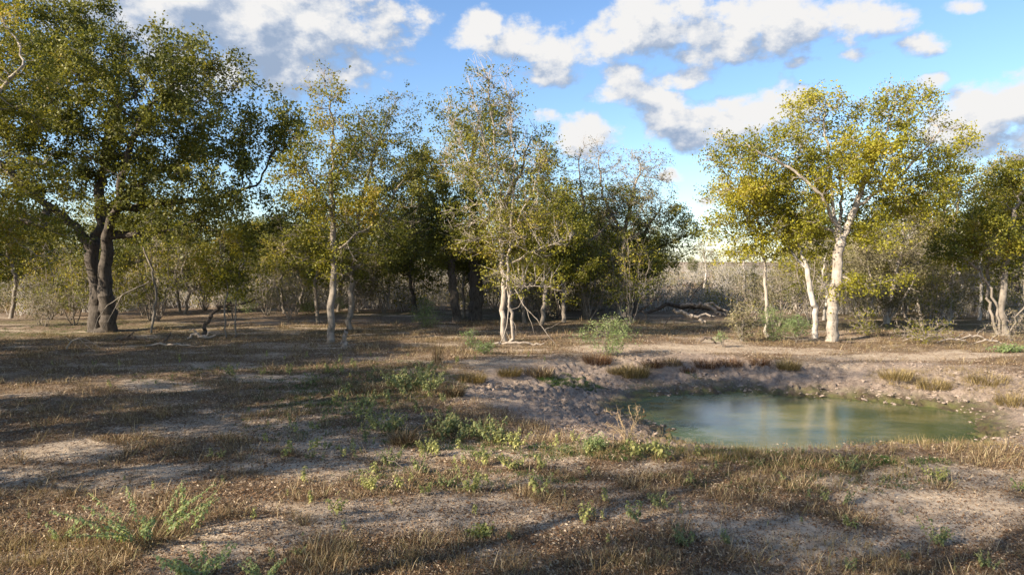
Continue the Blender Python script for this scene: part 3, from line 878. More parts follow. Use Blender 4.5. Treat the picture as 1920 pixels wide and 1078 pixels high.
# ------------------------------------------------------------------ trees deeper in the wood
def plain_tree(name, h, spread, seed, base_r, leafm, barkm, leaf_n, label, group, leaf_s=0.12, n_attr=500, low=0.35, **kw):
    lines = [[(0, 0, -0.3), (0.05 * h, 0.02 * h, 0.3 * h), (-0.02 * h, 0, 0.55 * h), (0.03 * h, 0, 0.75 * h)]]
    rg = random.Random(seed)
    B = []
    for k in range(6):
        z = h * (low + (0.93 - low) * (k + 0.5) / 6)
        rr_ = spread * (0.45 + 0.3 * math.sin(math.pi * (k + 0.6) / 6.4))
        B.append((rg.uniform(-.35, .35) * spread, rg.uniform(-.35, .35) * spread, z, rr_, rr_, h * 0.12, 1.0))
    t_ = build_tree(name, lines, B, seed=seed, base_r=base_r, leafm=leafm, barkm=barkm, n_attr=n_attr, leaf_n=leaf_n, leaf_s=leaf_s, **kw)
    t_['label'] = label; t_['category'] = 'tree'; t_['group'] = group
    return t_


GB = 'trees standing deeper in the wood'
pr_a = plain_tree('elm_tree', 9, 3.0, 31, 0.14, M['dark_leaf'], M['grey_bark'], 9000, '', GB, low=0.42)
pr_b = plain_tree('elm_tree', 10, 3.4, 32, 0.15, M['elm_leaf'], M['grey_bark'], 10000, '', GB, low=0.36)
pr_c = plain_tree('bare_tree', 7, 3.0, 33, 0.12, M['grey_leaf'], M['white_bark'], 1800, '', GB, low=0.35, twig_n=3.2, twig_l=0.9)
pr_d = plain_tree('oak_tree', 8, 4.6, 34, 0.24, M['oak_leaf'], M['oak_bark'], 14000, '', GB, low=0.35, n_attr=700)
pr_e = plain_tree('bare_tree', 5, 3.2, 35, 0.10, M['grey_leaf'], M['grey_bark'], 2600, '', GB, low=0.25, twig_n=3.6, twig_l=0.8, up=0.0)
pr_f = plain_tree('hackberry_tree', 8.5, 3.0, 36, 0.13, M['gold_leaf'], M['pale_bark'], 9000, '', GB, low=0.33)
PROTO = {'a': pr_a, 'b': pr_b, 'c': pr_c, 'd': pr_d, 'e': pr_e, 'f': pr_f}
used = set()
rg = random.Random(5)


def put(kind, x, y, sc, label, group=GB):
    z = float(hgt(x, y)); rz = rg.uniform(0, 6.28)
    o = PROTO[kind]
    if kind in used:
        o = copy_tree(o, (x, y, z), rz, sc, label, group)
    else:
        used.add(kind); o.location = (x, y, z); o.rotation_euler = (0, 0, rz); o.scale = (sc, sc, sc); o['label'] = label; o['group'] = group
    return o


# stems that show one by one between the front trees: kind, foot px, foot py, size, label
LISTED = [
    ('a', 236, 572, 1.0, 'thin dark stem close behind the right trunk of the big oak'),
    ('a', 292, 575, 1.15, 'straight dark trunk standing right of the big oak, behind its reaching bough'),
    ('a', 345, 566, 0.85, 'thin dark stem left of the paler straight trunk under the oak crown'),
    ('b', 368, 574, 1.0, 'paler straight trunk in the shade under the right side of the oak crown'),
    ('c', 75, 568, 0.9, 'dead-looking grey tree low at the left, under the hanging yellow leaves'),
    ('d', 30, 560, 0.9, 'squat dark tree at the far left behind the oak'),
    ('a', 486, 560, 0.95, 'dark forked tree behind the feathery bush under the oak crown'),
    ('b', 535, 588, 0.75, 'crooked thin sapling standing in the sunlit grass patch'),
    ('e', 560, 585, 1.2, 'grey twiggy tree just left of the slender grey elm'),
    ('b', 598, 606, 0.8, 'thin dark stem touching the left side of the slender grey elm'),
    ('d', 565, 566, 1.0, 'dark stout tree in shade behind the slender grey elm'),
    ('e', 700, 570, 1.1, 'low leafless tree between the leaning elm and the small round-crowned tree'),
    ('a', 730, 566, 1.0, 'dark stem left of the small round-crowned tree'),
    ('a', 828, 560, 0.9, 'thin dark stem just left of the dark crooked tree'),
    ('e', 915, 560, 1.1, 'leafless tree in the sunny clearing right behind the thick oak trunk'),
    ('b', 985, 605, 0.8, 'thin pale stem just right of the fan-shaped hackberry'),
    ('b', 1013, 610, 0.95, 'second thin pale stem right of the fan-shaped hackberry'),
    ('b', 1058, 604, 0.9, 'greyish white straight stem in front of the dark thicket'),
    ('a', 1035, 588, 1.0, 'dark stem between two pale stems right of the fan-shaped hackberry'),
    ('a', 1118, 582, 1.0, 'dark stem directly behind the straight dark-stemmed tree'),
    ('a', 1140, 575, 0.9, 'dark stem at the left foot of the log pile thicket'),
    ('b', 1215, 570, 0.85, 'greenish tree just above the left end of the log pile'),
    ('c', 1320, 540, 1.15, 'white-trunked bare tree alone in the sky gap above the log pile'),
    ('c', 1395, 545, 1.1, 'white-trunked bare tree right of the sky gap'),
    ('f', 1490, 585, 0.9, 'yellow tree with pale stem behind the leaning whitish trunk'),
    ('c', 1512, 575, 1.1, 'pale bare tree close behind the leaning whitish trunk'),
    ('c', 1543, 600, 0.85, 'thin pale stem squeezed between the golden hackberry and the leaning trunk'),
    ('e', 1620, 590, 1.0, 'crooked leafless thorn tree right behind the golden hackberry'),
    ('e', 1700, 600, 1.1, 'crooked grey thorn tree in front of the shady opening at the right'),
    ('b', 1735, 580, 0.95, 'olive tree above the shady opening at the right'),
    ('c', 1795, 585, 1.05, 'white slanting trunk standing in the shady opening at the right'),
    ('e', 1760, 608, 0.7, 'small stubby shrubby tree in front of the white slanting trunk'),
    ('d', 1915, 590, 1.1, 'dark wide tree behind the many-stemmed tree at the right edge'),
    ('f', 1830, 575, 0.95, 'yellowish tree behind the left boughs of the many-stemmed tree'),
    ('c', 1650, 565, 1.25, 'tall pale bare tree rising behind the brushy thorn tree'),
]
feet = []
for (k, px, py, sc, lab) in LISTED:
    g = ground_at(px, py)
    put(k, g.x, g.y, sc, lab, GF if py > 600 else GB); feet.append((g.x, g.y))
labs = {'a': 'dark slender tree', 'b': 'green slender tree', 'c': 'pale bare tree', 'd': 'dark broad-crowned tree', 'e': 'grey twiggy low tree', 'f': 'yellowish slender tree'}
ZONES = [(160, 'seen left of the big oak trunks'), (330, 'seen just right of the big oak trunks'), (480, 'seen behind the arched dead branch'), (610, 'seen left of the slender grey elm'),
         (760, 'seen right of the leaning elm'), (900, 'seen behind the thick oak trunk'), (1080, 'seen behind the fan-shaped hackberry'), (1270, 'seen behind the thicket left of the logs'),
         (1450, 'seen through the sky gap'), (1560, 'seen behind the leaning whitish trunk'), (1720, 'seen right of the golden hackberry'), (9999, 'seen behind the many-stemmed tree')]
grp = {'a': 'dark slender trees in the shaded wood', 'b': 'green slender trees in the wood', 'c': 'pale bare trees of the far woodland',
       'd': 'broad dark trees in the wood', 'e': 'grey twiggy trees of the far woodland', 'f': 'yellowish slender trees in the wood at the right'}
n_put = 0; tries = 0
while n_put < 135 and tries < 4000:
    tries += 1
    d = 47 * (150 / 47) ** rg.random()
    px = rg.uniform(-80, 2000)
    x = (px - 960) / FPX * d
    if 1200 < px < 1475 and d < 130: continue
    if 640 < px < 960 and d < 60 and rg.random() < 0.5: continue
    if any((x - a) ** 2 + (d - b_) ** 2 < (1.9 if d < 80 else 3.5) ** 2 for a, b_ in feet): continue
    right = px > 1300
    if d > 85: k = rg.choice('cceebf' if right else 'ceabee')
    else: k = rg.choice('bcefeb' if right else 'aabdbe')
    sc = rg.uniform(0.7, 1.15) * (0.8 if 1200 < px < 1500 else 1.0)
    zone = next(z_ for lim, z_ in ZONES if px < lim)
    put(k, x, d, sc, '%s %s %s' % ('nearer' if d < 85 else 'distant', labs[k], zone), grp[k] + ' ' + zone); feet.append((x, d)); n_put += 1

pr_g = build_tree('sapling_clump', [[(0, 0, -0.2), (0.1, 0.1, 2.2), (0.3, 0, 4.6)], [(0.05, 0, -0.1), (0.5, 0.3, 1.8), (1.0, 0.4, 4.2)], [(-0.05, 0, -0.1), (-0.5, -0.2, 2), (-0.9, 0.1, 4.4)], [(0, 0, -0.1), (-0.2, 0.7, 1.6), (-0.5, 1.1, 3.4)], [(0, 0, -0.1), (0.7, -0.5, 1.2), (1.5, -0.7, 2.2)]],
                  [(0.3, 0, 4.2, 1.1, 1.1, 1.0, 1), (1.0, 0.4, 3.6, 0.9, 0.9, 1.0, 1), (-0.9, 0, 3.8, 1.0, 1, 1.1, 1), (0, 0.5, 2.2, 1.6, 1.4, 1.2, 1), (1.2, -0.4, 1.6, 0.9, 0.8, 0.7, 1)],
                  seed=41, base_r=0.075, leafm=M['elm_leaf'], barkm=M['grey_bark'], n_attr=480, leaf_n=1500, leaf_s=0.085, twig_n=2.6, twig_l=0.6, up=0.3, flare=0, limb=0.6, tip_r=0.008, twig_r=0.008)
pr_g['category'] = 'tree'
pr_h = build_tree('thorn_thicket', [[(0, 0, -0.2), (0.5, 0.1, 1.0), (1.1, 0, 2.0)], [(0.05, 0, -0.1), (-0.6, 0.3, 1.0), (-1.2, 0.2, 1.7)], [(-0.05, 0, -0.1), (0.1, -0.6, 1.2), (0.3, -0.9, 2.4)], [(0, 0, -0.1), (-0.3, 0.4, 1.6), (-0.1, 0.6, 2.6)]],
                  [(0.2, 0, 1.7, 1.9, 1.6, 1.1, 1), (-0.6, 0.2, 2.1, 1.2, 1.2, 0.8, 1), (0.9, 0, 1.2, 1.1, 1, 0.7, 1)],
                  seed=42, base_r=0.06, leafm=M['grey_leaf'], barkm=M['dead_wood'], n_attr=420, leaf_n=1500, leaf_s=0.07, twig_n=3.4, twig_l=0.6, up=0.0, flare=0, limb=0.6, tip_r=0.007, twig_r=0.008, min_z=0.2)
pr_h['category'] = 'bush'
PROTO['g'] = pr_g; PROTO['h'] = pr_h
n_put = 0; tries = 0
while n_put < 120 and tries < 5000:
    tries += 1
    d = 41 * (72 / 41) ** (rg.random() ** 1.2); px = rg.uniform(-60, 1990)
    x = (px - 960) / FPX * d
    if 1185 < px < 1400 and d < 66: continue
    if 560 < px < 960 and d < 50: continue
    if 300 < px < 560 and d < 47: continue
    if any((x - a) ** 2 + (d - b_) ** 2 < 1.5 ** 2 for a, b_ in feet): continue
    k = 'h' if rg.random() < 0.36 else 'g'
    zone = next(z_ for lim, z_ in ZONES if px < lim)
    if k == 'g': put(k, x, d, rg.uniform(0.7, 1.25), ('nearer' if d < 54 else 'farther') + ' clump of thin pale saplings ' + zone, 'sapling clumps in the wood ' + zone)
    else: put(k, x, d, rg.uniform(0.7, 1.2), ('nearer' if d < 54 else 'farther') + ' low tangle of bare thorn twigs ' + zone, 'thorn thickets in the wood ' + zone)
    feet.append((x, d)); n_put += 1

_by = {}
for o in COL.objects:
    if o.parent is None and o.get('category') in ('tree', 'bush'): _by.setdefault(o['label'], []).append(o)
for lab_, os_ in _by.items():
    if 1 < len(os_) <= 12:
        os_.sort(key=lambda o: o.location.x / max(1, o.location.y))
        for q, o in enumerate(os_):
            o['label'] = lab_.replace('seen ', '') + ', ' + ('rightmost' if q == len(os_) - 1 else ['leftmost', 'second one', 'third one', 'fourth one', 'fifth one', 'sixth one', 'seventh one', 'eighth one', 'ninth one', 'tenth one', 'eleventh one'][q])

for (px_, py_, k_, sc_, lab_) in ((1690, 590, 'c', 1.1, 'pale forked bare tree behind the brushwood, just left of the shady opening'), (1835, 600, 'c', 0.95, 'bare pale tree right behind the left boughs of the many-stemmed tree'),
                                 (1710, 560, 'b', 1.15, 'tall olive tree rising farthest behind the brushy thorn tree'), (1865, 570, 'e', 1.35, 'grey twiggy tree filling in behind the many-stemmed tree'), (1900, 575, 'b', 1.1, 'olive tree at the very right edge behind all the others')):
    g_ = ground_at(px_, py_); put(k_, g_.x, g_.y, sc_, lab_, GB)

# trees outside the picture at the left and behind, whose shade reaches the meadow
SH = 'trees left of the view that shade the meadow'
shade = [(oak3, -23, 9.0, 1.0), (elm1, -15.5, 8.6, 0.85), (elm2, -16.5, 13.0, 1.2), (oak, -33, 17, 0.85), (elm1, -20.5, 14.5, 1.1), (elm3, -24, 20, 1.1),
         (elm3, -10.5, -0.8, 1.0), (elm4, -13.5, 1.0, 1.0), (oak3, -9.5, -6.5, 0.9), (elm4, -7.0, -5.5, 0.9), (oak2, -34, 26, 0.9)]
for i_, (o, x, y, sc) in enumerate(shade):
    copy_tree(o, (x, y, float(hgt(x, y))), rg.uniform(0, 6.28), sc, 'tree outside the view whose shade falls over the meadow', SH)


# ------------------------------------------------------------------ scattered masses (geometry nodes put one small tuft on every point)
def scatter(name, P, rotz, tilt, scl, proto_meshes, pick, label, cat):
    """one object of kind stuff: every vertex carries a tuft"""
    me = bpy.data.meshes.new(name)
    me.vertices.add(len(P)); me.vertices.foreach_set('co', np.asarray(P, np.float32).ravel())
    for k, a in (('rz', rotz), ('tilt', tilt), ('scl', scl)):
        at = me.attributes.new(k, 'FLOAT', 'POINT'); at.data.foreach_set('value', np.asarray(a, np.float32))
    at = me.attributes.new('pick', 'INT', 'POINT'); at.data.foreach_set('value', np.asarray(pick, np.int32))
    o = bpy.data.objects.new(name, me); COL.objects.link(o)
    ng = bpy.data.node_groups.new(name, 'GeometryNodeTree')
    ng.interface.new_socket(name='Geometry', in_out='INPUT', socket_type='NodeSocketGeometry')
    ng.interface.new_socket(name='Geometry', in_out='OUTPUT', socket_type='NodeSocketGeometry')
    N = ng.nodes; Lk = ng.links
    a = N.new('NodeGroupInput'); z = N.new('NodeGroupOutput')
    join = N.new('GeometryNodeGeometryToInstance')
    for pm in proto_meshes:
        po = bpy.data.objects.new(name + '_tuft', pm)
        oi = N.new('GeometryNodeObjectInfo'); oi.inputs['Object'].default_value = po; oi.inputs['As Instance'].default_value = False
        Lk.new(oi.outputs['Geometry'], join.inputs[0])
    def named(k, typ='FLOAT'):
        q = N.new('GeometryNodeInputNamedAttribute'); q.data_type = typ; q.inputs['Name'].default_value = k; return q.outputs['Attribute']
    iop = N.new('GeometryNodeInstanceOnPoints')
    Lk.new(a.outputs[0], iop.inputs['Points']); Lk.new(join.outputs[0], iop.inputs['Instance'])
    iop.inputs['Pick Instance'].default_value = True
    Lk.new(named('pick', 'INT'), iop.inputs['Instance Index'])
    cx = N.new('ShaderNodeCombineXYZ'); Lk.new(named('tilt'), cx.inputs[0]); Lk.new(named('rz'), cx.inputs[2])
    er = N.new('FunctionNodeEulerToRotation'); Lk.new(cx.outputs[0], er.inputs[0]); Lk.new(er.outputs[0], iop.inputs['Rotation'])
    cs = N.new('ShaderNodeCombineXYZ')
    for q in range(3): Lk.new(named('scl'), cs.inputs[q])
    Lk.new(cs.outputs[0], iop.inputs['Scale'])
    Lk.new(iop.outputs[0], z.inputs[0])
    md = o.modifiers.new('scatter', 'NODES'); md.node_group = ng
    o['kind'] = 'stuff'; o['label'] = label; o['category'] = cat
    return o


def tuft_mesh(name, rng, n, spread, h, w, lean, mat, tone=(0.2, 0.9), curve=0.35):
    """grass blades, each bent once"""
    a = rng.random(n) * 6.283; rd = spread * np.sqrt(rng.random(n))
    B = np.stack([rd * np.cos(a), rd * np.sin(a), np.full(n, -0.01)], 1)
    hh = h * (0.45 + 0.75 * rng.random(n))
    da = a + rng.normal(size=n) * 0.9
    ln = lean * (0.4 + 1.0 * rng.random(n))
    D = np.stack([np.cos(da) * np.sin(ln), np.sin(da) * np.sin(ln), np.cos(ln)], 1)
    D2 = np.stack([np.cos(da) * np.sin(ln + curve), np.sin(da) * np.sin(ln + curve), np.cos(ln + curve)], 1)
    S = np.stack([-np.sin(da + rng.normal(size=n)), np.cos(da), np.zeros(n)], 1); S = unit(S) * w * 0.5
    v0 = B - S; v1 = B + S; m1 = B + D * (hh * 0.55)[:, None]; v2 = m1 + S * 0.8; v3 = m1 - S * 0.8; v4 = m1 + D2 * (hh * 0.45)[:, None]
    V = np.stack([v0, v1, v2, v3, v4], 1).reshape(-1, 3)
    b_ = np.arange(n)[:, None] * 5
    q = b_ + np.array([[0, 1, 2, 3]]); tr_ = b_ + np.array([[3, 2, 4]])
    tn = np.repeat(np.clip(tone[0] + (tone[1] - tone[0]) * rng.random(n), 0, 1), 5)
    o = mesh_np(name, V, [q, tr_], mat, attrs={'tone': tn})
    me = o.data; bpy.data.objects.remove(o)
    return me


def litter_mesh(name, rng, n, spread, size, mat):
    a = rng.random(n) * 6.283; rd = spread * np.sqrt(rng.random(n))
    C = np.stack([rd * np.cos(a), rd * np.sin(a), 0.004 + 0.025 * rng.random(n)], 1)
    A = rng.normal(size=(n, 3)); A[:, 2] *= 0.35
    ls = size * (0.5 + rng.random(n))
    V, F = leaves_np(C, A, ls, ls * (0.25 + 0.5 * rng.random(n)), rng)
    o = mesh_np(name, V, [F], mat, attrs={'tone': np.repeat(rng.random(n) ** 0.75, 4)})
    me = o.data; bpy.data.objects.remove(o)
    return me


rng = np.random.default_rng(77)


def fan_points(n, r0, r1, amax=46, power=1.0):
    """random ground points, denser close by"""
    r = r0 * (r1 / r0) ** (rng.random(n) ** power); a = R(amax) * (rng.random(n) * 2 - 1)
    return r * np.sin(a), r * np.cos(a)


def on_ground(x, y, dz=0.0):
    return np.stack([x, y, hgt(x, y) + dz], 1)


# matted dry grass
x, y = fan_points(120000, 6.6, 46)
b_ = bare_mask(x, y); d_, w_ = pond_d(x, y)
mudm = mud_mask(x, y)
dens = np.clip(1.0 - b_ * 1.05, 0, 1) * (1 - sstep(0.25, 0.6, mudm)) * (0.35 + 0.65 * sstep(0.38, 0.55, fbm(x * 0.6, y, 1.1, 3, 91)))
keep = (rng.random(len(x)) < dens * (0.10 + 0.42 * sstep(0.35, 0.65, fbm(x, y, 0.6, 3, 191)))) & (d_ > 0.5)
x, y = x[keep], y[keep]
tufts = [tuft_mesh('dry_tuft', rng, 26, 0.20, 0.070, 0.005, 1.3, M['dry_grass'], (0.0, 0.9)),
         tuft_mesh('dry_tuft', rng, 22, 0.17, 0.11, 0.005, 1.1, M['dry_grass'], (0.0, 1.0)),
         tuft_mesh('dry_tuft', rng, 22, 0.16, 0.050, 0.008, 1.4, M['dry_grass'], (0.0, 0.6)),
         tuft_mesh('dry_tuft', rng, 20, 0.10, 0.17, 0.006, 0.7, M['dry_grass'], (0.3, 1.0))]
rz = rng.random(len(x)) * 6.28
pk = rng.choice(4, len(x), p=[0.42, 0.18, 0.36, 0.04])
scatter('dry_grass', on_ground(x, y), rz, rng.normal(size=len(x)) * 0.2, (0.5 + 0.9 * rng.random(len(x)) ** 1.5) * (1 + 0.02 * y), tufts, pk,
        'matted brown and tan dry grass covering the meadow', 'grass')

# fallen leaves and straw bits
x, y = fan_points(30000, 6.6, 44)
b_ = bare_mask(x, y); d_, w_ = pond_d(x, y)
keep = (rng.random(len(x)) < np.clip(0.85 - 0.5 * b_, 0, 1) * (1 - 0.75 * mud_mask(x, y))) & (d_ > 0.6)
x, y = x[keep], y[keep]
lit = [litter_mesh('litter_patch', rng, 42, 0.34, 0.022, M['litter']), litter_mesh('litter_patch', rng, 30, 0.32, 0.036, M['litter'])]
scatter('leaf_litter', on_ground(x, y), rng.random(len(x)) * 6.28, np.zeros(len(x)), 0.8 + 0.5 * rng.random(len(x)) + 0.01 * y, lit, rng.integers(0, 2, len(x)),
        'fallen brown leaves and straw bits strewn over the ground', 'leaf litter')

# golden grass: fringe on the near lip of the pond, right bank, sunny patches under the trees
def blob_points(blobs):
    xs, ys = [], []
    for (px, py, rx, ry, n) in blobs:
        c = ground_at(px, py); e = ground_at(px + rx, py); a = ground_at(px, py + ry); f = ground_at(px, max(510, py - ry))
        rr_ = np.sqrt(rng.random(n)); an = rng.random(n) * 6.283
        xs.append(c.x + (e.x - c.x) * rr_ * np.cos(an)); ys.append((a.y + f.y) / 2 + (f.y - a.y) / 2 * rr_ * np.sin(an))
    x = np.concatenate(xs); y = np.concatenate(ys)
    d_, _ = pond_d(x, y); k = d_ > 0.35
    return x[k], y[k]


x, y = blob_points([(1550, 852, 330, 11, 950), (1330, 858, 120, 12, 200), (1850, 846, 120, 12, 200), (1160, 846, 160, 12, 130), (1760, 712, 130, 22, 330), (1890, 735, 90, 30, 220),
                    (1680, 705, 60, 14, 120), (1800, 650, 150, 12, 220), (1640, 640, 120, 10, 100), (620, 600, 260, 14, 300), (330, 600, 140, 14, 160), (1470, 640, 120, 12, 120),
                    (800, 660, 60, 14, 60), (830, 700, 40, 24, 90), (750, 745, 110, 22, 120), (300, 770, 130, 20, 60), (180, 1030, 120, 36, 110), (60, 1040, 80, 36, 80), (700, 1050, 160, 24, 70), (1000, 1060, 260, 20, 90),
                    (1560, 890, 220, 22, 120), (1560, 1040, 130, 30, 70)])
gt = [tuft_mesh('gold_tuft', rng, 20, 0.10, 0.14, 0.005, 0.75, M['gold_grass'], (0.0, 0.9)), tuft_mesh('gold_tuft', rng, 20, 0.13, 0.10, 0.005, 1.0, M['dry_grass'], (0.2, 1)),
      tuft_mesh('gold_tuft', rng, 7, 0.08, 0.26, 0.004, 0.35, M['gold_grass'], (0.4, 1.0))]
scatter('golden_grass', on_ground(x, y), rng.random(len(x)) * 6.28, rng.normal(size=len(x)) * 0.08, 0.7 + 0.5 * rng.random(len(x)), gt, rng.choice(3, len(x), p=[.4, .45, .15]),
        'thin golden grass fringing the pond lip and the sunny spots', 'grass')

# short green grass by the mud, and sprouts in the meadow
x, y = blob_points([(1070, 718, 60, 9, 420), (1300, 706, 12, 4, 30), (1560, 764, 30, 4, 30), (1600, 866, 200, 10, 160), (1430, 860, 120, 14, 140), (640, 740, 170, 36, 420), (1190, 850, 100, 14, 150), (400, 705, 200, 20, 140), (90, 620, 110, 14, 260), (700, 690, 150, 14, 160)])
x2, y2 = blob_points([(700, 735, 170, 45, 500), (840, 820, 130, 26, 260), (1050, 850, 180, 14, 220), (560, 790, 120, 40, 120), (860, 900, 250, 24, 130), (1500, 900, 280, 30, 150)])
x = np.concatenate([x, x2]); y = np.concatenate([y, y2])
gg = [tuft_mesh('green_tuft', rng, 26, 0.10, 0.10, 0.008, 0.7, M['green_grass'], (0.1, 1.0))]
scatter('green_grass', on_ground(x, y), rng.random(len(x)) * 6.28, rng.normal(size=len(x)) * 0.08, 0.6 + 0.6 * rng.random(len(x)), gg, np.zeros(len(x)),
        'short green grass in small damp patches near the pond mud', 'grass')

# clods of trampled mud
def clod_mesh(name, sd):
    r_ = np.random.default_rng(sd)
    import bmesh
    bm = bmesh.new(); bmesh.ops.create_icosphere(bm, subdivisions=2, radius=1.0)
    me = bpy.data.meshes.new(name)
    for v in bm.verts:
        k = 1 + 0.45 * math.sin(v.co.x * 3.1 + sd) * math.cos(v.co.y * 2.7 + sd * 2) + r_.normal() * 0.10
        v.co = v.co * k; v.co.z *= 0.45
    bm.to_mesh(me); bm.free(); me.materials.append(M['clod'])
    me.polygons.foreach_set('use_smooth', np.zeros(len(me.polygons), bool))
    return me


n_ = 34000
x = PCX + rng.uniform(-13, 13, n_); y = PCY + rng.uniform(-9, 10, n_)
d_, w_ = pond_d(x, y); q = d_ / w_
cl_n = fbm(x, y, 0.9, 3, 101)
keep = (d_ > -0.05) & (rng.random(n_) < mud_mask(x, y) * sstep(0.40, 0.62, cl_n)) & (y > 15.5)
x, y = x[keep], y[keep]
s_ = 0.014 + 0.062 * rng.random(len(x)) ** 3.5
scatter('mud_clods', on_ground(x, y, -0.008), rng.random(len(x)) * 6.28, rng.normal(size=len(x)) * 0.5, s_, [clod_mesh('clod', 1), clod_mesh('clod', 2), clod_mesh('clod', 3)], rng.integers(0, 3, len(x)),
        'cracked and trampled clods of dry mud around the pond', 'mud')

# far brush: grey-brown thicket and tall dry grass beyond the trees
def brush_mesh(name, sd, h, w, nsp, nl, leafm):
    r_ = np.random.default_rng(sd)
    P = np.stack([r_.normal(size=nsp) * w * 0.22, r_.normal(size=nsp) * w * 0.22, np.zeros(nsp)], 1)
    D = r_.normal(size=(nsp, 3)) * 0.45; D[:, 2] = 1
    Lg = h * (0.5 + 0.5 * r_.random(nsp))
    V1, F1 = twig_tris(P, D, Lg, np.full(nsp, 0.022))
    f = 0.3 + 0.6 * r_.random((nsp * 3, 1)); ix = r_.integers(0, nsp, nsp * 3)
    P2 = P[ix] + unit(D[ix]) * Lg[ix][:, None] * f; D2 = unit(D[ix]) + r_.normal(size=(nsp * 3, 3)) * 0.7
    V2, F2 = twig_tris(P2, D2, Lg[ix] * 0.35, np.full(nsp * 3, 0.012))
    o1 = mesh_np(name, np.vstack([V1, V2]), [F1, F2 + len(V1)], M['white_bark'])
    me1 = o1.data
    ix = r_.integers(0, nsp * 3, nl)
    C = P2[ix] + unit(D2[ix]) * (Lg[r_.integers(0, nsp, nl)] * 0.3 * r_.random(nl))[:, None] + r_.normal(size=(nl, 3)) * 0.12
    V3, F3 = leaves_np(C, r_.normal(size=(nl, 3)), np.full(nl, 0.16), np.full(nl, 0.10), r_)
    # one mesh, two materials
    V = np.vstack([V1, V2, V3]); nt = len(F1) + len(F2)
    o = mesh_np(name, V, [F1, F2 + len(V1), F3 + len(V1) + len(V2)], M['pale_bark'], attrs={'tone': np.concatenate([np.zeros(len(V1) + len(V2)), np.repeat(r_.random(nl), 4)])})
    o.data.materials.clear(); o.data.materials.append(M['white_bark'])
    o.data.materials.append(leafm)
    mi = np.zeros(nt + len(F3), np.int32); mi[nt:] = 1
    o.data.polygons.foreach_set('material_index', mi)
    me = o.data; bpy.data.objects.remove(o); bpy.data.objects.remove(o1); bpy.data.meshes.remove(me1)
    return me


n_ = 6500
r_ = 56 * (330 / 62) ** rng.random(n_); a = R(46) * (rng.random(n_) * 2 - 1)
x = r_ * np.sin(a); y = r_ * np.cos(a)
dn = fbm(x, y, 22, 3, 131)
keep = rng.random(n_) < sstep(0.34, 0.5, dn) * (0.35 + 0.65 * sstep(70, 110, r_))
x, y, r_ = x[keep], y[keep], r_[keep]
br = [brush_mesh('far_brush_bush', 1, 2.4, 2.4, 24, 130, M['grey_leaf']), brush_mesh('far_brush_bush', 2, 3.4, 2.6, 26, 160, M['grey_leaf']), brush_mesh('far_brush_bush', 3, 2.0, 2.8, 26, 240, M['elm_leaf'])]
scatter('far_brush', on_ground(x, y, -0.1), rng.random(len(x)) * 6.28, np.zeros(len(x)), (0.5 + 0.7 * rng.random(len(x))) * (1 + 0.5 * sstep(120, 300, r_)), br, rng.choice(3, len(x), p=[.4, .35, .25]),
        'grey leafless brush closing the view beyond the wood', 'brush')
n_ = 9000
r_ = 46 * (240 / 46) ** rng.random(n_); a = R(46) * (rng.random(n_) * 2 - 1)
x = r_ * np.sin(a); y = r_ * np.cos(a)
keep = rng.random(n_) < sstep(0.38, 0.55, fbm(x, y, 12, 3, 141)) * sstep(58, 85, r_)
x, y = x[keep], y[keep]
tg = [tuft_mesh('tall_dry_grass_tuft', rng, 60, 0.7, 0.7, 0.03, 0.5, M['dry_grass'], (0.6, 0.98)), tuft_mesh('tall_dry_grass_tuft', rng, 60, 0.8, 0.5, 0.03, 0.6, M['litter'], (0.5, 1))]
scatter('tall_dry_grass', on_ground(x, y), rng.random(len(x)) * 6.28, np.zeros(len(x)), 0.6 + 0.7 * rng.random(len(x)), tg, rng.integers(0, 2, len(x)),
        'tall straw-coloured grass in the open ground behind the trees', 'grass')


# ------------------------------------------------------------------ feathery green bushes (young mesquite)
def bush(base, blobs, label, seed, leafm='feather_leaf', stems=3, leaf_n=2600, leaf_s=0.05, name='feathery_bush', leaf_w=0.34, n_attr=160, base_r=0.022, barkm='grey_bark', cl=0.10, cat='bush', fill=1.0, **kw):
    g, _, B = px_tree(base, [[(base[0], base[1]), (base[0], base[1] - 10)]], blobs)
    s_ = g.y / FPX; r_ = random.Random(seed)
    H = max(b_[2] + b_[5] for b_ in B)
    st = max(0.04, H / 14)
    lines = []
    for k in range(stems):
        a_ = r_.uniform(0, 6.28); l_ = r_.uniform(0.1, 0.3) * H
        tgt = B[k % len(B)]
        lines.append([(0, 0, -0.05), (math.cos(a_) * l_ * 0.3 + tgt[0] * 0.2, math.sin(a_) * l_ * 0.3, H * 0.2), (tgt[0] * 0.6 + math.cos(a_) * l_ * .4, math.sin(a_) * l_ * 0.6, max(tgt[2] * 0.7, H * 0.3))])
    t_ = build_tree(name, lines, B, seed=seed, base_r=base_r, leafm=M[leafm], barkm=M[barkm], n_attr=n_attr, leaf_n=int(leaf_n * 0.55), leaf_s=leaf_s * 1.15 * (g.y / 20) ** 0.35, tip_r=0.0035,
                    step=st, kill=st * 1.9, twig_n=2.0, twig_l=H * 0.12, cl=cl * H * 0.6, clump=0.47, droop=0.2, up=0.15, flare=0.1, twig_r=0.003 * (g.y / 15), leaf_w=leaf_w, min_z=0.05 * H, **kw)
    t_.location = g; t_['label'] = label; t_['category'] = cat
    return t_


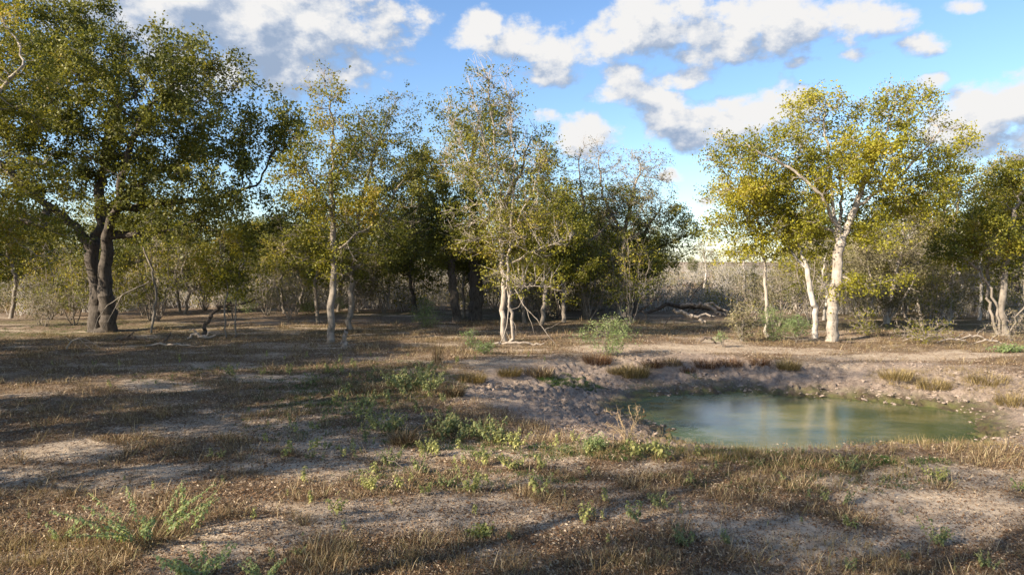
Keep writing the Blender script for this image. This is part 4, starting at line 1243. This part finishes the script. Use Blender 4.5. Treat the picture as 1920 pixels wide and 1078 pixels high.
bush((1138, 668), [(1150, 615, 50, 30), (1110, 632, 35, 20, 1), (1165, 640, 28, 22), (1148, 592, 18, 14)], 'bright feathery green bush above the far bank, left of the log pile', 201, leaf_n=6500, stems=4, n_attr=260)
bush((797, 614), [(795, 580, 24, 22), (808, 597, 26, 14), (780, 592, 16, 14)], 'feathery grey-green bush in the shade before the oak trunks', 202, leaf_n=3600)
bush((880, 652), [(880, 628, 14, 12), (888, 640, 16, 8)], 'small feathery sprout between the grass and the fan-shaped hackberry, on the left', 203, leaf_n=1200)
bush((907, 664), [(907, 652, 20, 11)], 'low round feathery plant at the left end of the thin fallen log', 204, leaf_n=1500)
bush((1450, 640), [(1445, 600, 26, 22), (1465, 620, 26, 18), (1438, 585, 14, 12)], 'fresh green feathery bush wrapped round the thin pale sapling', 205, leaf_n=4200)
bush((1492, 642), [(1495, 612, 26, 22), (1480, 632, 18, 12)], 'feathery green bush between the sapling and the leaning whitish trunk', 206, leaf_n=3000)
bush((1390, 640), [(1388, 600, 26, 30), (1400, 618, 24, 18)], 'twiggy olive bush at the right end of the log pile', 207, leafm='grey_leaf', leaf_n=3400, stems=8, barkm='pale_bark', name='twiggy_bush', leaf_w=0.6)
bush((1355, 652), [(1352, 634, 12, 12)], 'tiny pale green sprout on the sunny strip below the log pile', 208, leaf_n=500)
bush((440, 590), [(440, 560, 32, 20), (460, 572, 26, 12)], 'sunlit grey-green bush behind the arched dead branch', 209, leafm='feather_leaf', leaf_n=3600)
bush((640, 588), [(638, 566, 20, 16)], 'grey-green bush in the shade right of the slender grey elm', 210, leaf_n=1500)
bush((575, 590), [(572, 568, 16, 16), (585, 578, 14, 10)], 'round green bush left of the slender grey elm, in half shade', 211, leafm='weed_green', leaf_n=1500, leaf_w=0.8)
bush((1118, 845), [(1118, 825, 18, 14), (1108, 836, 16, 8)], 'blue-green lacy plant on the near lip left of the tan dry shrub', 218, leaf_n=1800, leaf_s=0.04)
bush((1172, 832), [(1165, 790, 36, 30, 1), (1195, 770, 18, 22, .8), (1150, 800, 26, 20)], 'leafless tan dry shrub at the left corner of the pond', 219, leafm='dry_grass', leaf_n=120, barkm='dry_stem', stems=9, name='dry_shrub', n_attr=200, base_r=0.012)
bush((1895, 640), [(1900, 600, 40, 25), (1870, 618, 26, 16)], 'tangled pale shrub at the foot of the many-stemmed tree', 220, leafm='grey_leaf', leaf_n=1200, barkm='dead_wood', stems=7, name='twiggy_bush')
bush((1740, 645), [(1735, 615, 60, 28), (1700, 622, 40, 20)], 'low tangle of pale twigs in front of the shady opening', 221, leafm='elm_leaf', leaf_n=2200, barkm='dead_wood', stems=9, name='twiggy_bush', n_attr=240)
bush((1620, 628), [(1615, 600, 28, 26), (1640, 612, 26, 14)], 'thin twiggy bush right beside the golden hackberry trunk', 222, leafm='gold_leaf', leaf_n=1500, barkm='dead_wood', stems=6, name='twiggy_bush')
bush((1900, 660), [(1895, 652, 26, 8), (1870, 656, 20, 6)], 'low grey-green mound of leaves on the sandy ground at the right edge', 223, leafm='feather_leaf', leaf_n=1600, leaf_w=0.6, name='low_plant')
bush((905, 1003), [(900, 996, 22, 8)], 'flat bright green plant hugging the ground in the foreground middle', 224, leafm='weed_yellow', leaf_n=700, leaf_w=0.6, name='low_plant', leaf_s=0.05)


# ------------------------------------------------------------------ drooping weeds
def weed_parts(seed, stems, h, nleaf, leaf_l, leafm, splay=0.16, lw=0.30):
    """stem mesh and foliage mesh of one weed, 'h' metres high"""
    r_ = np.random.default_rng(seed)
    P = [np.array([0, 0, -0.04])]; par = [-1]; LC = []; LA = []; LL = []
    for k in range(stems):
        a_ = r_.random() * 6.28; rr_ = splay * h * (r_.random() if stems > 1 else 0.1)
        hh = h * (0.65 + 0.35 * r_.random()); b0 = np.array([math.cos(a_) * rr_ * 0.5, math.sin(a_) * rr_ * 0.5, -0.02])
        lean = np.array([math.cos(a_), math.sin(a_), 0]) * splay * h * (0.5 + r_.random())
        prev = 0; ns = 7
        for q in range(ns):
            f = q / (ns - 1)
            P.append(b0 + lean * f ** 1.4 + np.array([0, 0, hh * f]) + r_.normal(size=3) * 0.006); par.append(prev); prev = len(P) - 1
        top_ = np.array(P[-ns:])
        for q in range(nleaf):
            f = 0.30 + 0.70 * (q + r_.random() * 0.6) / nleaf
            i_ = min(ns - 2, int(f * (ns - 1))); fr = f * (ns - 1) - i_
            c = top_[i_] * (1 - fr) + top_[i_ + 1] * fr
            az_ = q * 2.4 + r_.random()
            LC.append(c); LA.append(az_); LL.append(leaf_l * (0.55 + 0.6 * r_.random()) * (1.1 - 0.4 * f))
    P = np.array(P); par = np.array(par)
    LC = np.array(LC); LA = np.array(LA); LL = np.array(LL); n = len(LC)
    O = np.stack([np.cos(LA), np.sin(LA), np.zeros(n)], 1); S = np.stack([-np.sin(LA), np.cos(LA), np.zeros(n)], 1)
    dr = 0.5 + 0.8 * r_.random(n)
    w = LL * (lw + 0.10 * r_.random(n))
    cur = LC.copy(); rows = []
    ang = 0.75 - 0.5 * r_.random(n)
    for q, ww_ in enumerate((0.15, 0.9, 1.0, 0.55, 0.0)):
        rows.append((cur - S * (w * ww_ * 0.5)[:, None], cur + S * (w * ww_ * 0.5)[:, None]))
        cur = cur + (O * np.cos(ang)[:, None] + np.array([0, 0, 1]) * np.sin(ang)[:, None]) * (LL * 0.25)[:, None]
        ang = ang - dr
    V = np.stack([v for rw in rows for v in rw], 1).reshape(-1, 3)
    b_ = np.arange(n)[:, None] * 10
    F = np.concatenate([b_ + np.array([[2 * q, 2 * q + 1, 2 * q + 3, 2 * q + 2]]) for q in range(4)])
    tone = np.repeat(np.clip(r_.random(n) * 0.9 + 0.25 * (1 - LC[:, 2] / h), 0, 1), 10)
    Vs, Fs = [], []; off = 0
    # stems: simple three-sided tubes
    idx = np.where(par >= 0)[0]
    T = unit(P[idx] - P[par[idx]])
    a = rings(P[par[idx]], T, np.full(len(idx), 0.0055), 4); b2 = rings(P[idx], T, np.full(len(idx), 0.0045), 4)
    Vv = np.concatenate([a, b2], 1).reshape(-1, 3); k = np.arange(4); base = np.arange(len(idx))[:, None] * 8
    Fq = np.stack([base + k, base + (k + 1) % 4, base + 4 + (k + 1) % 4, base + 4 + k], -1).reshape(-1, 4)
    so = mesh_np('stem', Vv, [Fq], M['stem']); lo = mesh_np('foliage', V, [F], leafm, attrs={'tone': tone})
    r = (so.data, lo.data)
    bpy.data.objects.remove(so); bpy.data.objects.remove(lo)
    return r


def seedling(px, py, hp, stems, splay, seed, label, rz=0.0, nleaf=26, leaf_l=0.13):
    nleaf = int(nleaf * 1.3)
    g = ground_at(px, py); h = hp * g.y / FPX
    sm, lm = weed_parts(seed, stems, h, nleaf, leaf_l, M['feather_leaf'], splay, 0.24)
    o = empty('feathery_seedling', g, label, 'bush', None, rz)
    for nm, me in (('stem', sm), ('foliage', lm)):
        c = bpy.data.objects.new(nm, me); COL.objects.link(c); c.parent = o
    return o


seedling(270, 1012, 95, 15, 0.95, 401, 'wide feathery seedling with arching stems in the left foreground', nleaf=30)
seedling(345, 1000, 98, 4, 0.55, 402, 'tall lone feathery shoot at the right side of the wide seedling', rz=0.4, nleaf=24)
seedling(108, 1014, 42, 6, 0.6, 403, 'small feathery seedling near the left edge of the foreground', nleaf=20, leaf_l=0.09)
seedling(378, 1086, 66, 11, 0.8, 404, 'feathery seedling cut by the bottom edge, left', nleaf=24)
seedling(492, 1092, 50, 8, 0.6, 405, 'low feathery seedling at the bottom edge, right of the larger cut one', nleaf=20, leaf_l=0.09)

WP = {}
for c_, mt in (('y', 'weed_yellow'), ('g', 'weed_green')):
    for q in range(3):
        WP[c_ + 's%d' % q] = weed_parts(300 + q, 1, 0.45, 18, 0.19, M[mt])
        WP[c_ + 'm%d' % q] = weed_parts(310 + q, 3, 0.45, 15, 0.17, M[mt], 0.28)
        WP[c_ + 'w%d' % q] = weed_parts(320 + q, 8, 0.45, 14, 0.15, M[mt], 0.55)

# foot px, foot py, height px, colour, habit (s single, m a few stems, w wide clump)
WEEDS = [
    (585, 847, 33, 'y', 'm'), (609, 843, 22, 'y', 's'), (605, 790, 30, 'g', 's'), (641, 778, 22, 'y', 's'), (678, 786, 48, 'y', 'w'), (824, 819, 62, 'g', 'w'), (873, 823, 48, 'g', 'm'),
    (922, 831, 62, 'g', 'w'), (974, 843, 48, 'y', 'w'), (800, 847, 32, 'y', 'w'), (822, 855, 34, 'y', 'm'), (731, 872, 36, 'g', 'w'), (790, 888, 42, 'g', 'm'), (901, 872, 38, 'y', 'm'), (871, 872, 22, 'y', 's'),
    (960, 880, 36, 'y', 'w'), (1015, 880, 42, 'y', 'm'), (1040, 839, 32, 'y', 's'), (1078, 831, 26, 'y', 'm'), (682, 916, 40, 'y', 'w'), (700, 922, 36, 'y', 'm'), (753, 916, 40, 'y', 'm'), (627, 965, 52, 'y', 'm'),
    (584, 939, 22, 'y', 's'), (796, 928, 30, 'y', 'm'), (840, 912, 30, 'g', 'w'), (877, 922, 54, 'y', 'w'), (1011, 932, 62, 'y', 'm'), (1100, 892, 27, 'y', 's'), (1135, 942, 42, 'y', 's'), (1092, 980, 52, 'y', 'm'),
    (891, 967, 30, 'y', 's'), (735, 945, 14, 'y', 's'), (1060, 932, 18, 'y', 's'), (958, 1013, 20, 'g', 'm'), (1113, 969, 20, 'g', 's'), (1131, 974, 22, 'y', 's'), (1196, 980, 58, 'g', 'm'), (647, 997, 25, 'g', 's'),
    (570, 900, 32, 'y', 's'), (1191, 857, 52, 'y', 'm'), (1227, 852, 44, 'y', 'm'), (1251, 867, 60, 'y', 'm'), (1309, 856, 34, 'y', 's'), (1239, 955, 42, 'g', 'w'), (1283, 1022, 44, 'g', 'w'), (1364, 1020, 34, 'g', 'm'),
    (1291, 908, 32, 'y', 's'), (1277, 962, 26, 'g', 's'), (1587, 886, 44, 'g', 'w'), (1755, 902, 34, 'y', 'w'), (1514, 935, 26, 'g', 's'), (1469, 902, 22, 'g', 'm'), (1548, 941, 28, 'g', 'm'), (1585, 946, 32, 'g', 'm'),
    (1300, 1018, 40, 'g', 's'), (1751, 1020, 52, 'g', 'w'), (1908, 922, 36, 'g', 'm'), (1601, 1074, 34, 'g', 'm'), (1853, 1066, 34, 'g', 'w'), (1788, 1072, 16, 'y', 's'), (1426, 876, 20, 'g', 'm'), (1590, 992, 42, 'y', 'm'),
    (1312, 851, 18, 'y', 's'), (735, 726, 44, 'g', 'w'), (758, 735, 50, 'g', 'w'), (782, 728, 54, 'g', 'w'), (806, 735, 48, 'g', 'w'), (826, 722, 40, 'g', 'm'), (770, 718, 40, 'g', 'm'), (795, 708, 34, 'g', 'w'),
    (712, 806, 46, 'g', 'w'), (728, 812, 54, 'g', 'w'), (745, 806, 44, 'g', 'm'), (838, 808, 44, 'g', 'w'), (860, 830, 40, 'g', 'm'), (905, 815, 40, 'g', 'w'), (936, 838, 38, 'y', 'm'), (850, 872, 26, 'y', 's'), (910, 905, 26, 'y', 's'), (770, 905, 24, 'y', 's'), (99, 686, 13, 'y', 's'), (175, 686, 13, 'g', 'm'), (225, 686, 13, 'y', 's'), (338, 680, 20, 'y', 's'), (294, 722, 14, 'g', 's'), (207, 726, 18, 'y', 's'), (325, 718, 16, 'g', 's'),
    (439, 705, 26, 'g', 'w'), (494, 703, 18, 'y', 'm'), (540, 702, 24, 'y', 'm'), (581, 722, 32, 'g', 'm'), (617, 702, 26, 'y', 'm'), (585, 767, 32, 'g', 's'), (467, 775, 18, 'g', 's'), (555, 812, 26, 'y', 's'),
    (546, 804, 22, 'y', 's'), (530, 860, 28, 'y', 's'), (541, 852, 32, 'y', 's'), (396, 860, 28, 'g', 's'), (416, 860, 20, 'g', 'm'), (573, 905, 28, 'y', 's'), (288, 917, 20, 'y', 's'), (233, 901, 14, 'g', 's'), (420, 905, 18, 'g', 's'),
    (540, 929, 16, 'y', 's'), (585, 944, 22, 'y', 's'), (473, 974, 26, 'y', 's'), (53, 974, 18, 'g', 's'), (390, 958, 11, 'y', 's'), (508, 1048, 28, 'g', 'm'), (560, 1040, 22, 'g', 'w'), (567, 1006, 13, 'g', 's'),
    (640, 700, 22, 'y', 'm'), (665, 690, 18, 'y', 's'), (690, 712, 24, 'g', 'm'), (650, 740, 30, 'g', 'm'), (690, 760, 30, 'g', 'w'), (730, 752, 28, 'g', 'm'), (850, 800, 40, 'g', 'm'), (895, 822, 34, 'g', 'm'), (945, 826, 30, 'g', 'm'),
    (760, 790, 22, 'y', 's'), (700, 834, 20, 'g', 's'), (640, 850, 18, 'g', 's'), (665, 842, 24, 'y', 's'), (1100, 850, 26, 'y', 'm'), (1065, 852, 22, 'g', 'w'), (1140, 1018, 20, 'y', 's'), (1215, 1040, 18, 'g', 's'), (1035, 905, 14, 'y', 's'),
    (1345, 880, 20, 'g', 's'), (1365, 1022, 26, 'g', 's'), (1405, 905, 14, 'y', 's'), (1655, 905, 18, 'g', 's'), (1690, 965, 20, 'g', 's'), (1500, 980, 18, 'g', 's'), (1700, 1050, 24, 'g', 'm'), (1440, 985, 12, 'y', 's'),
]
def weed_zone(px, py):
    if px < 460: return 'in shaded grass nearest the oak' if py < 740 else ('in the dark left meadow' if py < 935 else 'near the wide feathery seedling')
    if px < 700: return 'by the shaded bare soil strip' if py < 730 else ('left of the thick weed patch' if py < 870 else 'at the sandy strip end')
    if px < 1000 and py < 760: return 'by the tall brown sheaf'
    if px < 1000 and py < 850: return 'in the thick weed patch' if px < 800 else ('below the mud end' if px < 900 else 'just below the trampled mud')
    if px < 1000: return 'beside the dry mud left of the pond' if py < 850 else ('on pale soil below the mud' if py < 895 else 'on the sunlit sandy strip')
    if px < 1290: return 'along the near lip left of the pond' if py < 872 else ('on the sunny ground below the pond lip' if py < 960 else 'in the sunny foreground at centre')
    return 'on the grassy lip in front of the pond' if py < 915 else ('in shade below the pond lip' if py < 1000 else 'in the dark bottom corner')


rw = random.Random(99)
for q in range(95):
    for _ in range(20):
        px = rw.gauss(760, 190); py = rw.uniform(668, 890)
        if 470 < px < 1230 and not (880 < px < 1230 and 680 < py < 815): break
    WEEDS.append((px, py, rw.uniform(11, 26) * (0.75 + (py - 668) / 400), rw.choice('ygg'), rw.choice('sssm')))
entries = []
for k, (px, py, hp, c_, hb) in enumerate(WEEDS):
    size = 'tiny' if hp < 17 else 'small' if hp < 28 else 'medium' if hp < 42 else 'tall'
    des = {'s': 'upright', 'm': 'forked', 'w': 'bushy'}[hb]
    entries.append([px, py, hp, c_, hb, '%s %s %s weed %s' % (size, 'yellow-green' if c_ == 'y' else 'green', des, weed_zone(px, py))])
from collections import defaultdict
dup = defaultdict(list)
for e in entries: dup[e[5]].append(e)
ORD = ['leftmost', 'second', 'third', 'fourth', 'fifth', 'sixth', 'seventh', 'eighth', 'ninth', 'tenth', 'eleventh']
for lab, es in dup.items():
    if 1 < len(es) <= 12:
        es.sort(key=lambda e: e[0])
        for q, e in enumerate(es):
            e[5] = lab + ', ' + ('rightmost' if q == len(es) - 1 else ORD[q])
for k, (px, py, hp, c_, hb, lab) in enumerate(entries):
    g = ground_at(px, py)
    hm = hp * g.y / FPX * (1.04 if hp < 40 else 0.88)
    w_ = empty('weed', g, lab, 'weed', 'drooping green weeds of the meadow', rz=rng.random() * 6.28)
    sc_ = hm / 0.45
    w_.scale = (sc_, sc_, sc_)
    sm, lm = WP['%s%s%d' % (c_, hb, k % 3)]
    a = bpy.data.objects.new('stem', sm); COL.objects.link(a); a.parent = w_
    b_ = bpy.data.objects.new('foliage', lm); COL.objects.link(b_); b_.parent = w_


# ------------------------------------------------------------------ tussocks and low dark clumps
def tussock(px, py, rx, hp, mat, label, n=420, lean=0.6, curve=0.9, w=0.012, name='grass_tussock', tone=(0, 1)):
    g = ground_at(px, py); s_ = g.y / FPX
    me = tuft_mesh(name, rng, n, rx * s_ * 0.55, hp * s_ * 1.15, w, lean, M[mat], tone, curve)
    o = bpy.data.objects.new(name, me); COL.objects.link(o); o.location = g
    return tag(o, label, 'grass tussock', 'grass tussocks on the far bank')


tussock(1190, 706, 46, 32, 'gold_grass', 'round drooping golden tussock on the far bank below the feathery bush', 620)
tussock(1478, 692, 36, 24, 'gold_grass', 'dome of olive grass far right on the bank, beside the sandy slope', 520)
tussock(1155, 700, 26, 20, 'gold_grass', 'small tussock touching the left side of the golden one', 260)
tussock(1010, 705, 46, 26, 'dry_grass', 'wide brown tussock above the short green grass patch', 500)
tussock(955, 706, 40, 22, 'gold_grass', 'olive tussock left of the wide brown one', 400, tone=(0, .5))
tussock(885, 716, 46, 26, 'gold_grass', 'olive brown tussock at the left corner of the mud', 460, tone=(0, .6))
tussock(850, 742, 36, 30, 'dry_grass', 'tall brown tussock leaning over the left edge of the mud', 420)
tussock(1120, 684, 46, 26, 'red_grass', 'dark red-brown clump under the feathery bush on the far bank', 420)
tussock(1225, 690, 34, 22, 'red_grass', 'dark clump just right of the round golden tussock', 300)
tussock(1260, 684, 36, 20, 'dry_grass', 'flat brown clump midway along the far bank', 320)
tussock(1325, 688, 46, 22, 'red_grass', 'wide dark red clump in the middle of the far bank', 420)
tussock(1290, 694, 26, 14, 'red_grass', 'small dark clump left of the wide red one', 200)
tussock(1370, 686, 38, 20, 'red_grass', 'dark red clump right of the wide red one', 320)
tussock(1425, 682, 34, 18, 'red_grass', 'low red-brown clump left of the olive dome', 260)
tussock(760, 832, 46, 36, 'dry_grass', 'brown grass clump at the foot of the thick weed patch', 420)
tussock(700, 735, 60, 22, 'dry_grass', 'low brown clump amid the green weeds', 360)
tussock(820, 680, 16, 48, 'dry_grass', 'tall thin sheaf of brown stalks in front of the shade', 90, lean=0.25, curve=0.2)
tussock(1680, 715, 50, 26, 'gold_grass', 'sunlit golden clump at the left end of the right bank grass', 520, w=0.01)
tussock(1750, 728, 50, 28, 'gold_grass', 'sunlit golden clump in the middle of the right bank grass', 520, w=0.01)
tussock(1850, 720, 60, 26, 'gold_grass', 'loose golden clump near the right edge of the bank', 520, w=0.01)
tussock(1900, 760, 50, 30, 'gold_grass', 'golden clump at the right edge above the sandy slope', 460, w=0.01)


# ------------------------------------------------------------------ dead wood
def dead(name, label, lines, mat='dead_wood', cat='branch', group=None, depth=0.0, lift=0.0):
    """lines: lists of (px, py, radius m[, depth offset m]) ; the first point is the foot on the ground"""
    p0 = lines[0][0]
    fy = max(py for ln in lines for (_, py, *_r) in ln)
    g = ground_at(p0[0], fy if depth == 0 else depth); s_ = g.y / FPX
    P, par, r = [], [], []
    r_ = np.random.default_rng(int(p0[0] * 7 + p0[1]))
    for ln in lines:
        q0 = ln[0]
        def cv(q): return np.array([(q[0] - p0[0]) * s_, (q[3] if len(q) > 3 else 0.0), (fy - q[1]) * s_ + lift + q[2] * 0.8])
        if not P:
            P.append(cv(q0)); par.append(-1); r.append(q0[2]); prev = 0
        else:
            c0 = cv(q0); prev = int(np.argmin([np.linalg.norm(p_ - c0) for p_ in P]))
        for a, b_ in zip(ln[:-1], ln[1:]):
            k = 4
            for q in range(1, k + 1):
                f = q / k
                P.append(cv(a) * (1 - f) + cv(b_) * f + r_.normal(size=3) * min(0.06, a[2] * 0.6)); par.append(prev); r.append(a[2] * (1 - f) + b_[2] * f); prev = len(P) - 1
    V, F = tube_net(np.array(P), np.array(par), np.array(r), 0.0, 0.22)
    o = mesh_np(name, V, F, M[mat], smooth=True)
    o.location = g
    return tag(o, label, cat, group)


LG = 'logs heaped at the edge of the thicket'
dead('fallen_log', 'long dark grey log lying across the top of the pile', [[(1215, 566, .10), (1250, 552, .15), (1290, 556, .20, 0.2), (1330, 560, .19, 0.3), (1362, 562, .10, 0.2)]], 'dark_wood', 'log', LG, depth=588)
dead('fallen_log', 'weathered forked log on the right of the pile', [[(1275, 566, .09), (1300, 564, .15), (1325, 566, .17), (1345, 578, .14), (1362, 582, .08)], [(1315, 566, .12), (1335, 560, .09), (1365, 575, .06)]], 'dead_wood', 'log', LG, depth=592)
dead('fallen_log', 'grey log sloping down right in front of the pile', [[(1262, 580, .12), (1285, 588, .15), (1310, 597, .13), (1325, 603, .09)], [(1300, 593, .09), (1330, 590, .07), (1342, 592, .05)]], 'dead_wood', 'log', LG, depth=606)
dead('dead_branch', 'arching dead sprout rising from the middle of the log pile', [[(1290, 556, .07), (1294, 535, .05), (1303, 515, .04), (1318, 495, .025), (1335, 480, .012)], [(1303, 515, .03), (1315, 505, .02), (1322, 490, .01)], [(1300, 520, .03), (1315, 530, .02), (1322, 548, .015)]], 'dark_wood', 'branch', None, depth=590)
dead('dead_branch', 'dark bent branch sticking right above the log pile', [[(1298, 556, .06), (1308, 550, .05), (1322, 546, .035), (1343, 547, .018)]], 'dark_wood', 'branch', None, depth=590)
dead('dead_branch', 'dark branch leaning on the left end of the log pile', [[(1180, 598, .06), (1205, 580, .06), (1230, 562, .05), (1248, 550, .02)], [(1200, 582, .04), (1210, 590, .03), (1214, 600, .01)]], 'dark_wood', 'branch', None, depth=600)
dead('dead_branch', 'thin dark branch propped in the hollow below the logs', [[(1243, 612, .04), (1252, 600, .04), (1262, 590, .02)]], 'dark_wood', 'branch', None, depth=613)
dead('dead_branch', 'arched dark dead branch with one end on the ground, left of centre', [[(380, 632, .11), (388, 612, .10), (400, 590, .10), (418, 575, .09), (445, 572, .06), (470, 566, .045), (492, 558, .02)], [(418, 575, .04), (440, 580, .03), (462, 583, .012)]], 'dark_wood')
dead('fallen_branch', 'gnarled root mass at the foot of the arched dead branch', [[(352, 636, .06), (368, 628, .09), (385, 634, .10), (402, 636, .05)], [(370, 630, .06), (362, 618, .04), (352, 622, .02)], [(385, 634, .05), (395, 622, .04)]], 'dead_wood')
dead('fallen_branch', 'pale straight stick lying under the oak, left of the arched branch', [[(268, 650, .04), (300, 646, .06), (335, 648, .05), (365, 650, .03)]], 'dead_wood')
dead('fallen_branch', 'pale looping branches on the ground below the oak trunks', [[(125, 655, .03), (135, 640, .035), (150, 634, .03), (170, 640, .025), (190, 652, .015)], [(150, 634, .02), (165, 650, .02), (180, 660, .01)], [(135, 640, .02), (120, 630, .01)]], 'dead_wood')
dead('fallen_branch', 'dark crooked limb on the ground right of the oak trunks', [[(215, 640, .06), (240, 634, .08), (262, 638, .07), (290, 642, .04)], [(240, 634, .05), (252, 622, .03), (262, 616, .015)]], 'dark_wood')
dead('fallen_branch', 'small grey snag sticking up between oak and arched branch', [[(305, 645, .05), (314, 634, .05), (322, 624, .03)]], 'dark_wood')
dead('dead_branch', 'long grey dead bough drooping right from the oak to the ground', [[(205, 624, .012, -1.5), (214, 596, .02, -1.5), (232, 572, .025, -1.5), (262, 549, .03, -1.2), (300, 530, .04, -1)], [(258, 550, .02, -1.4), (240, 584, .02, -1.4), (222, 612, .01, -1.4)]], 'grey_bark', depth=622)
dead('dead_branch', 'grey dead stem hanging straight down right of the oak', [[(301, 528, .06, -1), (308, 490, .07, -1), (312, 450, .06, -1), (304, 410, .05, -1), (290, 370, .04, -1)]], 'grey_bark', depth=622)
dead('tree_stump', 'short broken grey snag beside the slender grey elm', [[(645, 656, .14), (647, 640, .11), (651, 618, .08)]], 'dead_wood', 'stump')
dead('fallen_log', 'thin pale pole lying flat below the fan-shaped hackberry', [[(925, 646, .05), (960, 644, .06), (990, 645, .055), (1022, 645, .04)]], 'dead_wood', 'log')
dead('dead_branch', 'white bare branch hanging to the ground by the fan-shaped trunk', [[(936, 640, 0.0165, -1.6), (944, 625, 0.0193, -1.6), (952, 600, 0.0220, -1.6), (955, 560, 0.0248, -1.6), (950, 520, 0.0275, -1.2)], [(948, 612, 0.0110, -1.6), (958, 630, 0.0083, -1.6)], [(955, 588, 0.0138, -1.6), (966, 600, 0.0110, -1.6), (968, 620, 0.0066, -1.6)], [(955, 575, 0.0138, -1.6), (972, 570, 0.0110, -1.6), (982, 550, 0.0066, -1.6)]], 'pale_bark', depth=642)
dead('dead_branch', 'white bare branch sweeping down right toward the pale stems', [[(965, 510, 0.0275, -1.5), (985, 545, 0.0248, -1.5), (1005, 565, 0.0220, -1.5), (1025, 592, 0.0165, -1.5), (1040, 612, 0.0083, -1.5)], [(985, 545, 0.0165, -1.5), (995, 570, 0.0110, -1.5), (1000, 590, 0.0055, -1.5)], [(1018, 582, 0.0110, -1.5), (1030, 578, 0.0083, -1.5), (1045, 570, 0.0044, -1.5)]], 'pale_bark', depth=642)
dead('fallen_branch', 'small dark root curl on the sunny ground below the log pile', [[(1313, 642, .04), (1322, 634, .07), (1335, 638, .06), (1342, 644, .03)]], 'dark_wood')
dead('fallen_branch', 'dark branch piece at the foot of the golden hackberry', [[(1575, 642, .04), (1590, 643, .07), (1605, 642, .03)]], 'dark_wood')
for q, (bx, by, w_) in enumerate(((1722, 640, 30), (1752, 634, 26), (1790, 642, 34), (1828, 636, 28), (1856, 644, 30))):
    words_ = ['leftmost', 'second', 'middle', 'fourth', 'rightmost'][q]
    dead('fallen_branch', 'grey brushwood piece under the trees at right, %s of five in a row' % words_,
         [[(bx - w_, by, .02), (bx - w_ * .3, by - 6, .045), (bx + w_ * .4, by - 3, .04), (bx + w_, by + 2, .015)], [(bx, by - 5, .03), (bx + w_ * .3, by - 14, .02), (bx + w_ * .6, by - 20, .008)], [(bx - w_ * .2, by - 5, .025), (bx - w_ * .5, by - 12, .01)]],
         'dead_wood', 'branch', 'brushwood lying under the trees at the right')
STK = 'dry sticks lying in the foreground'
for q, (ax, ay, bx, by, lab) in enumerate(((1135, 985, 1150, 1012, 'thin pale stick slanting in the sunny foreground below the weeds'), (725, 862, 760, 880, 'thin bent stick beside the shaded weeds at centre'),
                                         (320, 1040, 345, 1078, 'dark forked stick under the wide feathery seedling'), (1575, 690, 1595, 712, 'dark twig standing on the far right bank'),
                                         (620, 895, 650, 897, 'short pale stick on the shaded strip left of the weeds'))):
    dead('stick', lab, [[(ax, ay, .006), ((ax + bx) / 2, (ay + by) / 2 - 5, .008), (bx, by, .004)]], 'dead_wood', 'stick', STK)
